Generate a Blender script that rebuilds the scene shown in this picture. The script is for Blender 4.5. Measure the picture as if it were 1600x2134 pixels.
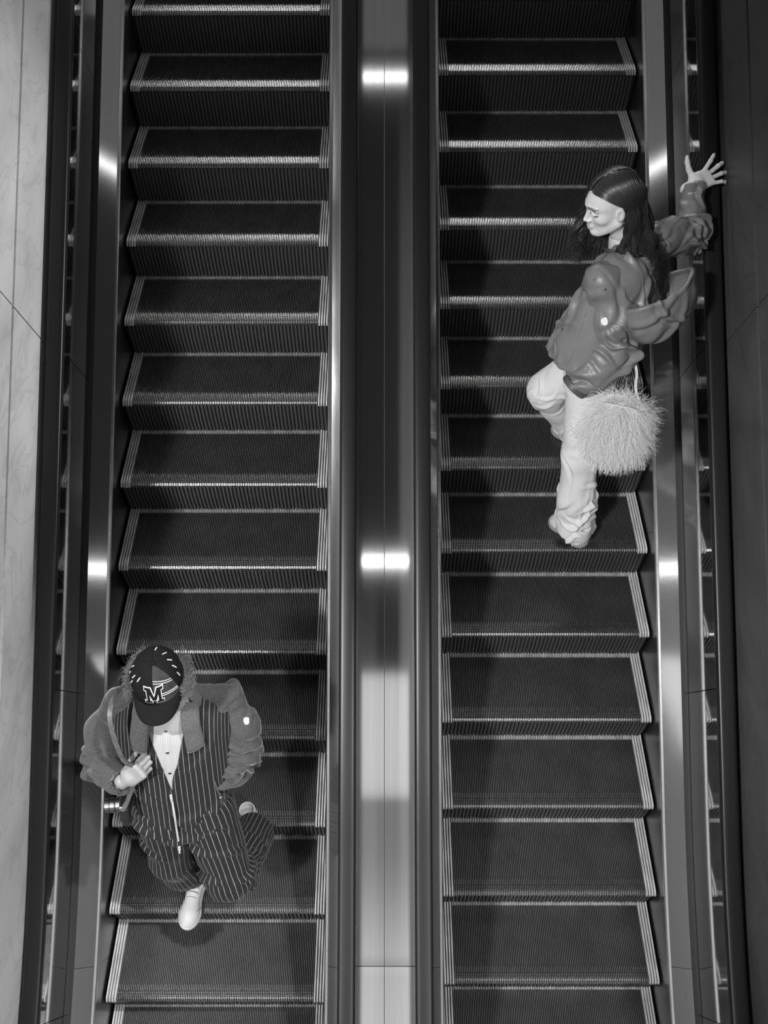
import bpy, math, random
import numpy as np
from mathutils import Vector, Matrix, Quaternion
from mathutils.bvhtree import BVHTree

for o in list(bpy.data.objects): bpy.data.objects.remove(o)
scene = bpy.context.scene
C = scene.collection
random.seed(4); RNG = np.random.default_rng(7)

# ------------------------------------------------------------------ camera
CAM = np.array([0.0041, -2.682, 3.7309])
FPX = 2000.0
cam_d = bpy.data.cameras.new('camera'); cam_d.sensor_fit = 'HORIZONTAL'; cam_d.sensor_width = 36.0
cam_d.lens = FPX / 1600 * 36.0; cam_d.clip_start = .05; cam_d.clip_end = 200
cam = bpy.data.objects.new('camera', cam_d); C.objects.link(cam)
def _rot(rx, ry, rz):
    return Matrix.Rotation(rz, 3, 'Z') @ Matrix.Rotation(rx, 3, 'X') @ Matrix.Rotation(ry, 3, 'Y')
cam.matrix_world = Matrix.Translation(Vector(CAM)) @ _rot(.6988, .0013, -.0001).to_4x4()
scene.camera = cam

# ------------------------------------------------------------------ world, exposure
w = bpy.data.worlds.new('world'); scene.world = w; w.use_nodes = True
w.node_tree.nodes['Background'].inputs[0].default_value = (1, 1, 1, 1)
w.node_tree.nodes['Background'].inputs[1].default_value = .075
vs = scene.view_settings
vs.view_transform = 'Standard'; vs.look = 'None'; vs.gamma = 1; vs.exposure = 0; vs.use_curve_mapping = False

# ------------------------------------------------------------------ lamps of the hall (ceiling fittings), and added fill lamps
CEIL = 6.5
def area(name, loc, sx, sy, power, rot=(0, 0, 0), spread=None):
    d = bpy.data.lights.new(name, 'AREA'); d.shape = 'RECTANGLE'; d.size = sx; d.size_y = sy; d.energy = power
    if spread: d.spread = spread
    o = bpy.data.objects.new(name, d); C.objects.link(o); o.location = loc; o.rotation_euler = rot
    return o
def spot(name, loc, tgt, power, angle, blend=.6, radius=.12):
    d = bpy.data.lights.new(name, 'SPOT'); d.energy = power; d.spot_size = math.radians(angle); d.spot_blend = blend; d.shadow_soft_size = radius
    o = bpy.data.objects.new(name, d); C.objects.link(o); o.location = loc
    o.rotation_euler = (Vector(tgt) - Vector(loc)).to_track_quat('-Z', 'Y').to_euler()
    return o

area('strip_lamp_downhill', (0, -4.02, CEIL - .06), 18.0, .07, 60)
area('strip_lamp_middle', (0, 1.46, CEIL - .06), 18.0, .07, 24)
area('strip_lamp_uphill', (0, 8.0, CEIL - .3), 6.0, .3, 300, rot=(math.radians(-40), 0, 0))
area('light_bay_lamp', (0, -6.95, CEIL - .05), 18.0, 2.3, 145)
area('second_bay_lamp', (0, -9.85, CEIL - .05), 18.0, 3.2, 62)
area('far_bay_lamp', (0, -12.8, CEIL - .05), 18.0, 1.6, 75)
area('upper_bay_lamp', (0, 2.5, CEIL - .05), 18.0, 1.6, 14)
spot('key_spot', (-3.2, -5.4, CEIL - .2), (.15, -.35, .2), 2800, 36, .85, .25)
spot('key_spot', (2.8, -5.8, CEIL - .2), (0, -1.6, -.9), 1500, 27, .9, .25)  # added fill for the lowest steps, not a fitting of the hall
for yy, pw_, sx_, sz_ in ((-3.4, 1700, 1.8, 6.3), (-1.5, 1700, 1.8, 6.3), (0.5, 2600, 7.5, 5.2), (2.6, 2600, 7.5, 6.2)):
    spot('added_wall_spot', (sx_, yy, sz_), (-1.46, yy, yy * .7 + 1.0), pw_, 17 if sx_ > 3 else 24, .9, .08)  # added spots that brighten the left wall, no fittings of the hall

for sx_ in (-6.8, 6.8):
    area('added_side_lamp', (sx_, -9.4, CEIL - .06), 4.4, 4.0, 26)  # added lamps, only there to brighten the sloping side decks

# ------------------------------------------------------------------ helpers
def link(o, parent=None):
    C.objects.link(o)
    if parent is not None: o.parent = parent
    return o
def thing(name, label, cat, loc=(0, 0, 0), group=None):
    o = bpy.data.objects.new(name, None); C.objects.link(o); o.location = loc; o.empty_display_size = .1
    o['label'] = label; o['category'] = cat
    if group: o['group'] = group
    return o
def mesh(name, V, F, mats, parent=None, smooth=False, uv=None, mi=None, label=None, kind=None, auto=None):
    me = bpy.data.meshes.new(name)
    me.from_pydata([tuple(map(float, v)) for v in V], [], [tuple(int(i) for i in f) for f in F])
    if not isinstance(mats, (list, tuple)): mats = [mats]
    for m in mats: me.materials.append(m)
    if mi is not None: me.polygons.foreach_set('material_index', np.asarray(mi, np.int32))
    if uv is not None:
        lay = me.uv_layers.new(name='UVMap'); li = np.zeros(len(me.loops), np.int32)
        me.loops.foreach_get('vertex_index', li); lay.data.foreach_set('uv', np.asarray(uv, np.float32)[li].ravel())
    if smooth: me.polygons.foreach_set('use_smooth', np.ones(len(me.polygons), bool))
    me.update()
    o = bpy.data.objects.new(name, me); C.objects.link(o)
    if parent is not None:
        o.parent = parent
        # parts are given in world coordinates: undo the offset of the chain of parents
        off = Vector((0, 0, 0)); p = parent
        while p is not None: off += Vector(p.location); p = p.parent
        o.location = -off
    if label: o['label'] = label
    if kind: o['kind'] = kind
    return o
def inst(src, name, parent, loc):
    o = bpy.data.objects.new(name, src.data); C.objects.link(o); o.parent = parent; o.location = loc
    for k in ('label', 'kind'):
        if k in src: o[k] = src[k]
    return o
def boxvf(x0, x1, y0, y1, z0, z1):
    V = [(x0,y0,z0),(x1,y0,z0),(x1,y1,z0),(x0,y1,z0),(x0,y0,z1),(x1,y0,z1),(x1,y1,z1),(x0,y1,z1)]
    F = [(0,3,2,1),(4,5,6,7),(0,1,5,4),(1,2,6,5),(2,3,7,6),(3,0,4,7)]
    return V, F
def join(*vfs):
    V, F = [], []
    for v, f in vfs:
        o = len(V); V += list(v); F += [tuple(i + o for i in q) for q in f]
    return V, F

# ------------------------------------------------------------------ materials (the photograph is black and white)
def mat(name, v=.5, rough=.5, metal=0., aniso=0., spec=.5, noise=None, bump=None, sheen=0., coat=0., sss=0.):
    m = bpy.data.materials.new(name); m.use_nodes = True
    nt = m.node_tree; b = nt.nodes['Principled BSDF']
    b.inputs['Base Color'].default_value = (v, v, v, 1); b.inputs['Roughness'].default_value = rough
    b.inputs['Metallic'].default_value = metal; b.inputs['Specular IOR Level'].default_value = spec
    if sheen: b.inputs['Sheen Weight'].default_value = sheen; b.inputs['Sheen Roughness'].default_value = .4
    if coat: b.inputs['Coat Weight'].default_value = coat
    if sss:
        b.inputs['Subsurface Weight'].default_value = sss; b.inputs['Subsurface Radius'].default_value = (.01, .01, .01)
    if aniso:
        b.inputs['Anisotropic'].default_value = aniso; b.inputs['Anisotropic Rotation'].default_value = .25
        t = nt.nodes.new('ShaderNodeTangent'); t.direction_type = 'UV_MAP'; t.uv_map = 'UVMap'
        nt.links.new(t.outputs[0], b.inputs['Tangent'])
    if noise:      # (scale vec, amount, detail): multiplies the base colour
        sc, amt, det = noise
        tc = nt.nodes.new('ShaderNodeTexCoord'); mp = nt.nodes.new('ShaderNodeMapping'); mp.inputs['Scale'].default_value = sc
        n = nt.nodes.new('ShaderNodeTexNoise'); n.inputs['Scale'].default_value = 1; n.inputs['Detail'].default_value = det
        mr = nt.nodes.new('ShaderNodeMapRange'); mr.inputs[1].default_value = .3; mr.inputs[2].default_value = .7
        mr.inputs[3].default_value = v * (1 - amt); mr.inputs[4].default_value = v * (1 + amt)
        nt.links.new(tc.outputs['Object'], mp.inputs[0]); nt.links.new(mp.outputs[0], n.inputs['Vector'])
        nt.links.new(n.outputs['Fac'], mr.inputs[0])
        cb = nt.nodes.new('ShaderNodeCombineColor')
        for i in range(3): nt.links.new(mr.outputs[0], cb.inputs[i])
        nt.links.new(cb.outputs[0], b.inputs['Base Color'])
    if bump:       # (scale vec, strength, distance, detail)
        sc, st, dist, det = bump
        tc = nt.nodes.new('ShaderNodeTexCoord'); mp = nt.nodes.new('ShaderNodeMapping'); mp.inputs['Scale'].default_value = sc
        n = nt.nodes.new('ShaderNodeTexNoise'); n.inputs['Scale'].default_value = 1; n.inputs['Detail'].default_value = det
        bp = nt.nodes.new('ShaderNodeBump'); bp.inputs['Strength'].default_value = st; bp.inputs['Distance'].default_value = dist
        nt.links.new(tc.outputs['Object'], mp.inputs[0]); nt.links.new(mp.outputs[0], n.inputs['Vector'])
        nt.links.new(n.outputs['Fac'], bp.inputs['Height']); nt.links.new(bp.outputs[0], b.inputs['Normal'])
    return m
def two_lobe(m, rough, fac):
    nt = m.node_tree; out = nt.nodes['Material Output']; b = nt.nodes['Principled BSDF']
    b2 = nt.nodes.new('ShaderNodeBsdfPrincipled'); b2.inputs['Metallic'].default_value = 1; b2.inputs['Roughness'].default_value = rough
    l = b.inputs['Base Color'].links
    if l: nt.links.new(l[0].from_socket, b2.inputs['Base Color'])
    else: b2.inputs['Base Color'].default_value = b.inputs['Base Color'].default_value
    mx = nt.nodes.new('ShaderNodeMixShader'); mx.inputs[0].default_value = fac
    nt.links.new(b.outputs[0], mx.inputs[1]); nt.links.new(b2.outputs[0], mx.inputs[2])
    df = nt.nodes.new('ShaderNodeBsdfDiffuse'); df.inputs[0].default_value = (.6, .6, .6, 1)        # the haze of fine brush marks
    m2 = nt.nodes.new('ShaderNodeMixShader'); m2.inputs[0].default_value = .07
    nt.links.new(mx.outputs[0], m2.inputs[1]); nt.links.new(df.outputs[0], m2.inputs[2]); nt.links.new(m2.outputs[0], out.inputs['Surface'])
    return m
M = {}
M['steel'] = mat('brushed_steel', .50, .085, 1, aniso=.45, noise=((40, .6, .6), .05, 3))
two_lobe(M['steel'], .45, .05)
M['mirror'] = mat('polished_steel_panel', .72, .05, 1, noise=((3, 1, 1), .06, 2))
M['skirt'] = mat('skirt_steel', .30, .32, 1, noise=((6, 3, 3), .12, 3))
M['trim'] = mat('bright_trim', .6, .25, 1)
M['slot'] = mat('black_seal', .012, .6)
M['rubber'] = mat('handrail_rubber', .012, .34, spec=.32, bump=((3, 30, 30), .05, .002, 3))
M['rib'] = mat('step_aluminium_rib', .34, .36, .86, noise=((8, 8, 8), .15, 3))
M['groove'] = mat('step_black_groove', .012, .6)
M['riser'] = mat('riser_rib', .10, .5, .6)
M['paint'] = mat('worn_demarcation_paint', .52, .45, noise=((30, 9, 30), .25, 5))
M['nose'] = mat('worn_nose_rib', .5, .34, 1, noise=((60, 60, 60), .15, 4))
M['concrete'] = None
M['black'] = mat('black_plastic', .02, .4)
M['ceiling'] = mat('dark_ceiling', .05, .8)

def stone(name, v, veins, scale, contrast, rough):
    m = bpy.data.materials.new(name); m.use_nodes = True; nt = m.node_tree; b = nt.nodes['Principled BSDF']
    b.inputs['Roughness'].default_value = rough; b.inputs['Specular IOR Level'].default_value = .35
    tc = nt.nodes.new('ShaderNodeTexCoord'); mp = nt.nodes.new('ShaderNodeMapping')
    mp.inputs['Scale'].default_value = scale; mp.inputs['Rotation'].default_value = (.5, .2, .1)
    n1 = nt.nodes.new('ShaderNodeTexNoise'); n1.inputs['Scale'].default_value = 1.0; n1.inputs['Detail'].default_value = 6; n1.inputs['Distortion'].default_value = .8
    n2 = nt.nodes.new('ShaderNodeTexNoise'); n2.inputs['Scale'].default_value = 1.7; n2.inputs['Detail'].default_value = 3; n2.inputs['Distortion'].default_value = 1.5
    nt.links.new(tc.outputs['Object'], mp.inputs[0])
    for n in (n1, n2): nt.links.new(mp.outputs[0], n.inputs['Vector'])
    r1 = nt.nodes.new('ShaderNodeMapRange'); r1.inputs[1].default_value = .3; r1.inputs[2].default_value = .7
    r1.inputs[3].default_value = v * (1 - contrast); r1.inputs[4].default_value = v * (1 + contrast)
    nt.links.new(n1.outputs['Fac'], r1.inputs[0])
    s = nt.nodes.new('ShaderNodeMath'); s.operation = 'SUBTRACT'; s.inputs[1].default_value = .5
    a = nt.nodes.new('ShaderNodeMath'); a.operation = 'ABSOLUTE'
    nt.links.new(n2.outputs['Fac'], s.inputs[0]); nt.links.new(s.outputs[0], a.inputs[0])
    r2 = nt.nodes.new('ShaderNodeMapRange'); r2.inputs[1].default_value = 0; r2.inputs[2].default_value = .03
    r2.inputs[3].default_value = 1 - veins; r2.inputs[4].default_value = 1
    nt.links.new(a.outputs[0], r2.inputs[0])
    mu = nt.nodes.new('ShaderNodeMath'); mu.operation = 'MULTIPLY'
    nt.links.new(r1.outputs[0], mu.inputs[0]); nt.links.new(r2.outputs[0], mu.inputs[1])
    cb = nt.nodes.new('ShaderNodeCombineColor')
    for i in range(3): nt.links.new(mu.outputs[0], cb.inputs[i])
    nt.links.new(cb.outputs[0], b.inputs['Base Color'])
    return m
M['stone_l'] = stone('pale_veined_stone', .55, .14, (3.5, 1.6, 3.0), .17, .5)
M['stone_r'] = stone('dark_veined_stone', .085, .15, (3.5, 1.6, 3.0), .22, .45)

# ------------------------------------------------------------------ the incline: s along it, n square to it
AL = math.radians(35); CA, SA = math.cos(AL), math.sin(AL)
RUN, RISE = .4 * CA, .4 * SA
TV = np.array([0, CA, SA]); NV = np.array([0, -SA, CA])
S0, RB = -1.0, 6.0                              # below S0 the truss starts to level out
def P(X, s, n):
    if s >= S0: q = s * TV + n * NV
    else:
        d = (S0 - s) / RB
        q = S0 * TV + RB * NV - (RB - n) * (math.cos(d) * NV + math.sin(d) * TV)
    return np.array([X, q[1], q[2]])
JT = math.tan(math.radians(8.4))                # panel joints lean a little towards the plumb line
S_TOP, S_BOT = 4.2, -3.4
def srange(a, b, lean=0):
    L = [a]
    if a < S0:
        k = max(1, int((min(b, S0) - a) / .05)); L = list(np.linspace(a, min(b, S0), k + 1))
    if b > S0: L += list(np.linspace(max(a, S0), b, 3))[1:] if a < S0 else [b]
    return L
def sweep(name, prof, a, b, m, parent, closed=True, lean=0., smooth=False, cap=True, label=None):
    """sweep a profile [(X, n), ...] from s=a to s=b"""
    ss = srange(a, b); k = len(prof); V, F, UV = [], [], []
    A = sum(prof[i][0] * prof[(i + 1) % k][1] - prof[(i + 1) % k][0] * prof[i][1] for i in range(k))
    m1 = len(ss); per = 0.
    if smooth:
        for s in ss:
            for i, (X, n) in enumerate(prof): V.append(P(X, s + n * lean, n)); UV.append((s, i * .01))
        for j in range(m1 - 1):
            for i in range(k):
                i2 = (i + 1) % k; F.append((j * k + i, j * k + i2, (j + 1) * k + i2, (j + 1) * k + i))
    else:                                       # every side of the profile is a strip of its own, so its edges stay sharp
        for i in range(k):
            (X0, n0), (X1, n1) = prof[i], prof[(i + 1) % k]; o = len(V); L = math.dist(prof[i], prof[(i + 1) % k])
            for s in ss:
                V += [P(X0, s + n0 * lean, n0), P(X1, s + n1 * lean, n1)]; UV += [(s, per), (s, per + L)]
            F += [(o + 2 * j, o + 2 * j + 1, o + 2 * j + 3, o + 2 * j + 2) for j in range(m1 - 1)]; per += L
    if cap:
        for s, rv in ((ss[0], 1), (ss[-1], 0)):
            o = len(V); V += [P(X, s + n * lean, n) for X, n in prof]; UV += [(s, 0)] * k
            f = tuple(range(o, o + k)); F.append(f[::-1] if rv else f)
    if A > 0: F = [f[::-1] for f in F]
    return mesh(name, V, F, m, parent, True, uv=UV, label=label)
# ------------------------------------------------------------------ walls, ceiling, floors
def wall(name, X, side, m):
    body = sweep(name, [(X + side * .03, -.6), (X + side * 2.5, -.6), (X + side * 2.5, 1.5), (X + side * .03, 1.5)], -5.5, S_TOP + 1, m, None)
    body['kind'] = 'structure'
    g = .006
    for n0, n1 in ((-.6, .90), (.90, 1.5)):
        s = -5.45
        while s < S_TOP + 1:
            e = min(s + 3.2, S_TOP + 1)
            lean = JT
            pr = [(X, n0 + g * 1.6), (X + side * .03, n0 + g * 1.6), (X + side * .03, n1 - g * 1.6), (X, n1 - g * 1.6)]
            sweep('stone_panel', pr, s + g * .5, e - g * .5, m, body, lean=lean)
            s = e
    return body
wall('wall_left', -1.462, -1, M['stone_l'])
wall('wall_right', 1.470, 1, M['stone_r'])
def slab(name, x0, x1, y0, y1, z0, z1, m):
    V, F = boxvf(x0, x1, y0, y1, z0, z1); o = mesh(name, V, F, m); o['kind'] = 'structure'; return o
slab('ceiling', -7, 7, -18, 8, CEIL, CEIL + .2, M['ceiling'])
M['emit_panel'] = None

# ------------------------------------------------------------------ escalators
def rib_path(kind):
    """side profile of a rib, (y from the nose, z, normal y, normal z)"""
    if kind == 'tread':
        return [(.36, 0, 0, 1), (.034, 0, 0, 1)]
NR = 108
def ribs(xs, wid, path, h, zoff=0):
    """ribs of height h standing on a path of (y, z, ny, nz) stations"""
    V, F = [], []
    for x in xs:
        o = len(V)
        for (y, z, ny, nz) in path:
            V += [(x - wid / 2, y, z), (x - wid / 2 * .8, y + ny * h, z + nz * h), (x + wid / 2 * .8, y + ny * h, z + nz * h), (x + wid / 2, y, z)]
        n = len(path)
        for j in range(n - 1):
            a, b = o + j * 4, o + (j + 1) * 4
            for i in range(3): F.append((a + i, a + i + 1, b + i + 1, b + i))
        F.append((o, o + 3, o + 2, o + 1)); e = o + (n - 1) * 4; F.append((e, e + 1, e + 2, e + 3))
    return V, F
def flipped(VF): return VF[0], [f[::-1] for f in VF[1]]
RH = .009                                       # rib height
ARC = .33
def riser_pt(t):                                # the riser bulges out, then runs in under the step
    a = t * math.asin(min(.999, (RISE + .012) / .42))
    return (.42 - .42 * math.cos(a)) * .38 - .0, -.42 * math.sin(a), -math.cos(a), math.sin(a) * -.3
def make_step(parent, x0, x1, name='step'):
    """one step, nose at the origin of the part, tread running to +y"""
    W = x1 - x0
    st = bpy.data.objects.new(name, None)
    # body: tread plate and curved riser plate, a closed shell
    prof = [(.372, -RH), (.372, -.035), (.06, -.035)]
    ts = np.linspace(1, 0, 9)
    inner = []
    for t in ts:
        y, z, ny, nz = riser_pt(t); prof.append((y + .012, z - RH))
    k = len(prof); V = [(x, y, z) for x in (x0, x1) for y, z in prof]
    V2 = V; F = [(i, (i + 1) % k, k + (i + 1) % k, k + i) for i in range(k)]
    F.append(tuple(range(k))[::-1]); F.append(tuple(range(k, 2 * k)))
    body = mesh('step', V2, F, M['groove'], parent)
    side = .050
    pit = (W - 2 * side) / NR
    xs = [x0 + side + pit * (i + .5) for i in range(NR)]
    rd = .014
    # straight rib, then the nose: broken into dashes and rounded over
    mid = ribs(xs, pit * .34, [(.335, -RH, 0, 1), (.062, -RH, 0, 1)], RH)
    t = mesh('tread_ribs', *flipped(mid), M['rib'], body, kind='stuff')
    nz = []
    sl = lambda y: -RH - .0052 * max(0, (.062 - y) / .062) ** 2
    for (a, b) in ((.062, .036), (.033, .0235), (.0205, .0125)):
        nz.append(ribs(xs, pit * .46, [(y, sl(y), 0, 1) for y in np.linspace(a, b, 4)], RH))
    rnd = [(.0118, sl(.0118), -.15, 1), (.006, sl(.006) - .0003, -.35, .94), (.002, -RH - .008, -.8, .6), (.0015, -RH - .014, -1, .05)]
    nz.append(ribs(xs, pit * .5, rnd, RH))
    mesh('nose_strip', *flipped(join(*nz)), M['nose'], body, kind='stuff')
    bk = ribs(xs, pit * .5, [(.372, -RH, 0, 1), (.338, -RH, 0, 1)], RH)
    mesh('rear_strip', *flipped(bk), M['paint'], body, kind='stuff')
    for sgn, xa in ((1, x0), (-1, x1)):
        sw = [xa + sgn * q for q in (.006, .0185, .031, .0435)]
        pth = [(.372, -RH, 0, 1), (.03, -RH, 0, 1), (.008, -RH - .001, -.25, .97), (.001, -RH - .006, -.8, .5), (.001, -RH - .014, -1, 0)]
        q = ribs(sw, .0085, pth, RH + .0015)
        mesh('side_strip', *flipped(q), M['paint'], body)
    xr = [x0 + .008 + (W - .016) / 54 * (i + .5) for i in range(54)]
    pth = []
    for tt in np.linspace(.09, 1, 9):
        y, z, ny, nzz = riser_pt(tt); l = math.hypot(ny, nzz); pth.append((y + .0125, z - RH, ny / l, nzz / l))
    q = ribs(xr, (W / 54) * .66, pth, .008)
    mesh('riser_ribs', *flipped(q), M['riser'], body, kind='stuff')
    bpy.data.objects.remove(st)
    return body
def copy_step(src, parent, loc):
    b = src.copy(); C.objects.link(b); b.parent = parent; b.location = loc
    for ch in list(src.children):
        c = ch.copy(); C.objects.link(c); c.parent = b
    return b
def rail_profile(Xc, n, hw=.036, h=.034):
    pts = []
    for i in range(13):
        a = math.pi * i / 12
        pts.append((Xc + hw * math.copysign(abs(math.cos(a)) ** .55, math.cos(a)), n - .012 + h * .5 * abs(math.sin(a)) ** .6))
    pts += [(Xc - hw, n - .026), (Xc - hw * .55, n - .03), (Xc + hw * .55, n - .03), (Xc + hw, n - .026)]
    return pts
def escalator(label, x0, x1, ynose, ks, skirt, deck, face, railx, outer_x, seam_x, sgn):
    """skirt/deck/face/railx: (left, right) positions; seam_x: the middle seam this unit's outer deck reaches to"""
    root = thing('escalator', label, 'escalator', (0, 0, -2.6), 'pair of parallel escalators')
    off = Vector((0, 0, 2.6))
    first = None
    for k in ks:
        y = ynose - k * RUN; z = y * RISE / RUN; s = y * CA + z * SA
        if s < S0: z += .5 * (S0 - s) ** 2 / (2 * RB) / CA
        loc = Vector((0, y, z)) + off
        if first is None:
            first = make_step(root, x0, x1); first.location = loc
            for c in first.children: c.location = (0, 0, 0)
        else: copy_step(first, root, loc)
    for i, d in ((0, -1), (1, 1)):
        xs, xd, xf, xr = skirt[i], deck[i], face[i], railx[i]
        nk, nd = .09, .14
        joints = [S_BOT, -1.72, .98, S_TOP] if i == 0 else [S_BOT, -1.72, .25, S_TOP]
        for a, b in zip(joints[:-1], joints[1:]):
            sweep('skirt_panel', [(xs, -.34), (xs + d * .012, -.34), (xs + d * .012, nk - .004), (xs, nk - .004)], a + .0008, b - .0008, M['skirt'], root)
        sweep('deck_trim', [(xs - d * .003, nk - .006), (xs + d * .012, nk - .006), (xs + d * .012, nk + .005), (xs + d * .002, nk + .006), (xs - d * .003, nk + .002)], S_BOT, S_TOP, M['trim'], root)
        for a, b in zip([S_BOT, -1.72], [-1.72, S_TOP]):
            sweep('inner_deck', [(xs + d * .010, nk), (xd, nd), (xd, nd - .012), (xs + d * .010, nk - .012)], a + .001, b - .001, M['steel'], root)
        sweep('panel_seal', [(xd, nd - .02), (xf + d * .002, nd - .02), (xf + d * .002, nd - .004), (xd, nd - .004)], S_BOT, S_TOP, M['slot'], root)
        pj = [S_BOT, -1.93, -.52, .93, 2.38, S_TOP]
        for a, b in zip(pj[:-1], pj[1:]):
            sweep('balustrade_panel', [(xf, nd - .03), (xf + d * .012, nd - .03), (xf + d * .012, .575), (xf, .575)], a + .002, b - .002, M['mirror'], root, lean=JT)
        sweep('handrail_guide', [(xf - d * .003, .56), (xf + d * .018, .56), (xf + d * .018, .578), (xf - d * .003, .578)], S_BOT, S_TOP, M['trim'], root)
        sweep('handrail', rail_profile(xr, .605), S_BOT, S_TOP, M['rubber'], root, smooth=True)
    # outer deck towards the middle seam, and towards the wall
    i = 1 if sgn > 0 else 0                      # side of the unit that faces the seam
    d = 1 if i else -1
    xf = face[i] + d * .013
    for a, b in zip([S_BOT, -1.71], [-1.71, S_TOP]):
        e = seam_x - d * .0015
        sweep('outer_deck', [(xf, .13), (e, .13), (e, .112), (xf, .112)], a + .0015, b - .0015, M['steel'], root)
    j = 1 - i; d2 = -d
    xo = face[j] + d2 * .013
    sweep('wall_deck', [(xo, .06), (outer_x, .06), (outer_x, .045), (xo, .045)], S_BOT, S_TOP, M['skirt'], root)
    # the truss underneath, so that nothing shows through
    sweep('truss_cover', [(skirt[0] - .16, -.36), (skirt[1] + .16, -.36), (skirt[1] + .16, -.40), (skirt[0] - .16, -.40)], S_BOT, S_TOP, M['slot'], root)
    return root
escL = escalator('escalator beside the pale stone wall carrying the man in the cap', -1.2747, -.2757, 2.3653, range(-2, 15),
    (-1.285, -.2655), (-1.374, -.176), (-1.392, -.158), (-1.399, -.151), -1.46, 0.0, 1)
escR = escalator('escalator beside the dark wall carrying the woman with the fluffy bag', .2733, 1.2622, 2.1055, range(-2, 15),
    (.2635, 1.2715), (.174, 1.361), (.157, 1.378), (.160, 1.406), 1.468, 0.0, -1)
# ------------------------------------------------------------------ signed-distance modelling for bodies and cloth
def nrm(v): v = np.asarray(v, float); return v / np.linalg.norm(v)
def smin(a, b, k):
    h = np.clip(.5 + .5 * (b - a) / k, 0, 1); return b * (1 - h) + a * h - k * h * (1 - h)
def smax(a, b, k): return -smin(-a, -b, k)
def rc(p, a, b, ra, rb):
    a = np.asarray(a, float); b = np.asarray(b, float); d = b - a; L = d @ d + 1e-12
    t = np.clip((p - a) @ d / L, 0, 1)
    return np.linalg.norm(p - a - t[:, None] * d, axis=1) - (ra + (rb - ra) * t)
def chain(p, pts, rad, k=.02):
    f = None
    for i in range(len(pts) - 1):
        g = rc(p, pts[i], pts[i + 1], rad[i], rad[i + 1]); f = g if f is None else smin(f, g, k)
    return f
def sph(p, c, r): return np.linalg.norm(p - np.asarray(c, float), axis=1) - r
def ell(p, c, r, R=None):
    q = p - np.asarray(c, float)
    if R is not None: q = q @ np.asarray(R).T
    r = np.asarray(r, float); k0 = np.linalg.norm(q / r, axis=1); k1 = np.linalg.norm(q / r ** 2, axis=1) + 1e-9
    return k0 * (k0 - 1) / k1
def rbox(p, c, h, r, R=None):
    q = p - np.asarray(c, float)
    if R is not None: q = q @ np.asarray(R).T
    d = np.abs(q) - (np.asarray(h, float) - r)
    return np.linalg.norm(np.maximum(d, 0), axis=1) + np.minimum(d.max(1), 0) - r
class Frame:
    def __init__(s, o, fwd, up):
        s.o = np.asarray(o, float); z = nrm(up); x = np.asarray(fwd, float); x = nrm(x - (x @ z) * z); s.R = np.array([x, np.cross(z, x), z])
    def loc(s, p): return (p - s.o) @ s.R.T
    def w(s, q): return s.o + np.asarray(q, float) @ s.R
def tube(q, secs, e=2.3, k=.02):
    """sections (z, cx, cy, ax, ay) of a body-shaped tube in local coordinates"""
    S = np.asarray(secs, float); S = S[np.argsort(S[:, 0])]; z = q[:, 2]
    zz = np.linspace(S[0, 0], S[-1, 0], 64); ker = np.array([1, 2, 3, 2, 1.]) / 9
    def I(c):
        v = np.interp(zz, S[:, 0], S[:, c]); v2 = np.convolve(np.pad(v, 2, mode='edge'), ker, 'valid'); return np.interp(z, zz, v2)
    a, b = I(3), I(4)
    f = ((np.abs(q[:, 0] - I(1)) / a) ** e + (np.abs(q[:, 1] - I(2)) / b) ** e) ** (1 / e)
    f = (f - 1) * np.minimum(a, b)
    return smax(smax(f, z - S[-1, 0], k), S[0, 0] - z, k)
def wav(p, freq, seed, n=7):
    r = np.random.default_rng(seed); D = r.normal(size=(n, 3)); D /= np.linalg.norm(D, axis=1)[:, None]
    K = D * (freq * r.uniform(.6, 1.5, n))[:, None] * 6.283; ph = r.uniform(0, 6.283, n)
    return np.sin(p @ K.T + ph).sum(1) / math.sqrt(n) * .9
def ridge(p, freq, seed, n=5): return 1 - 2 * np.abs(np.tanh(wav(p, freq, seed, n)))
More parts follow.
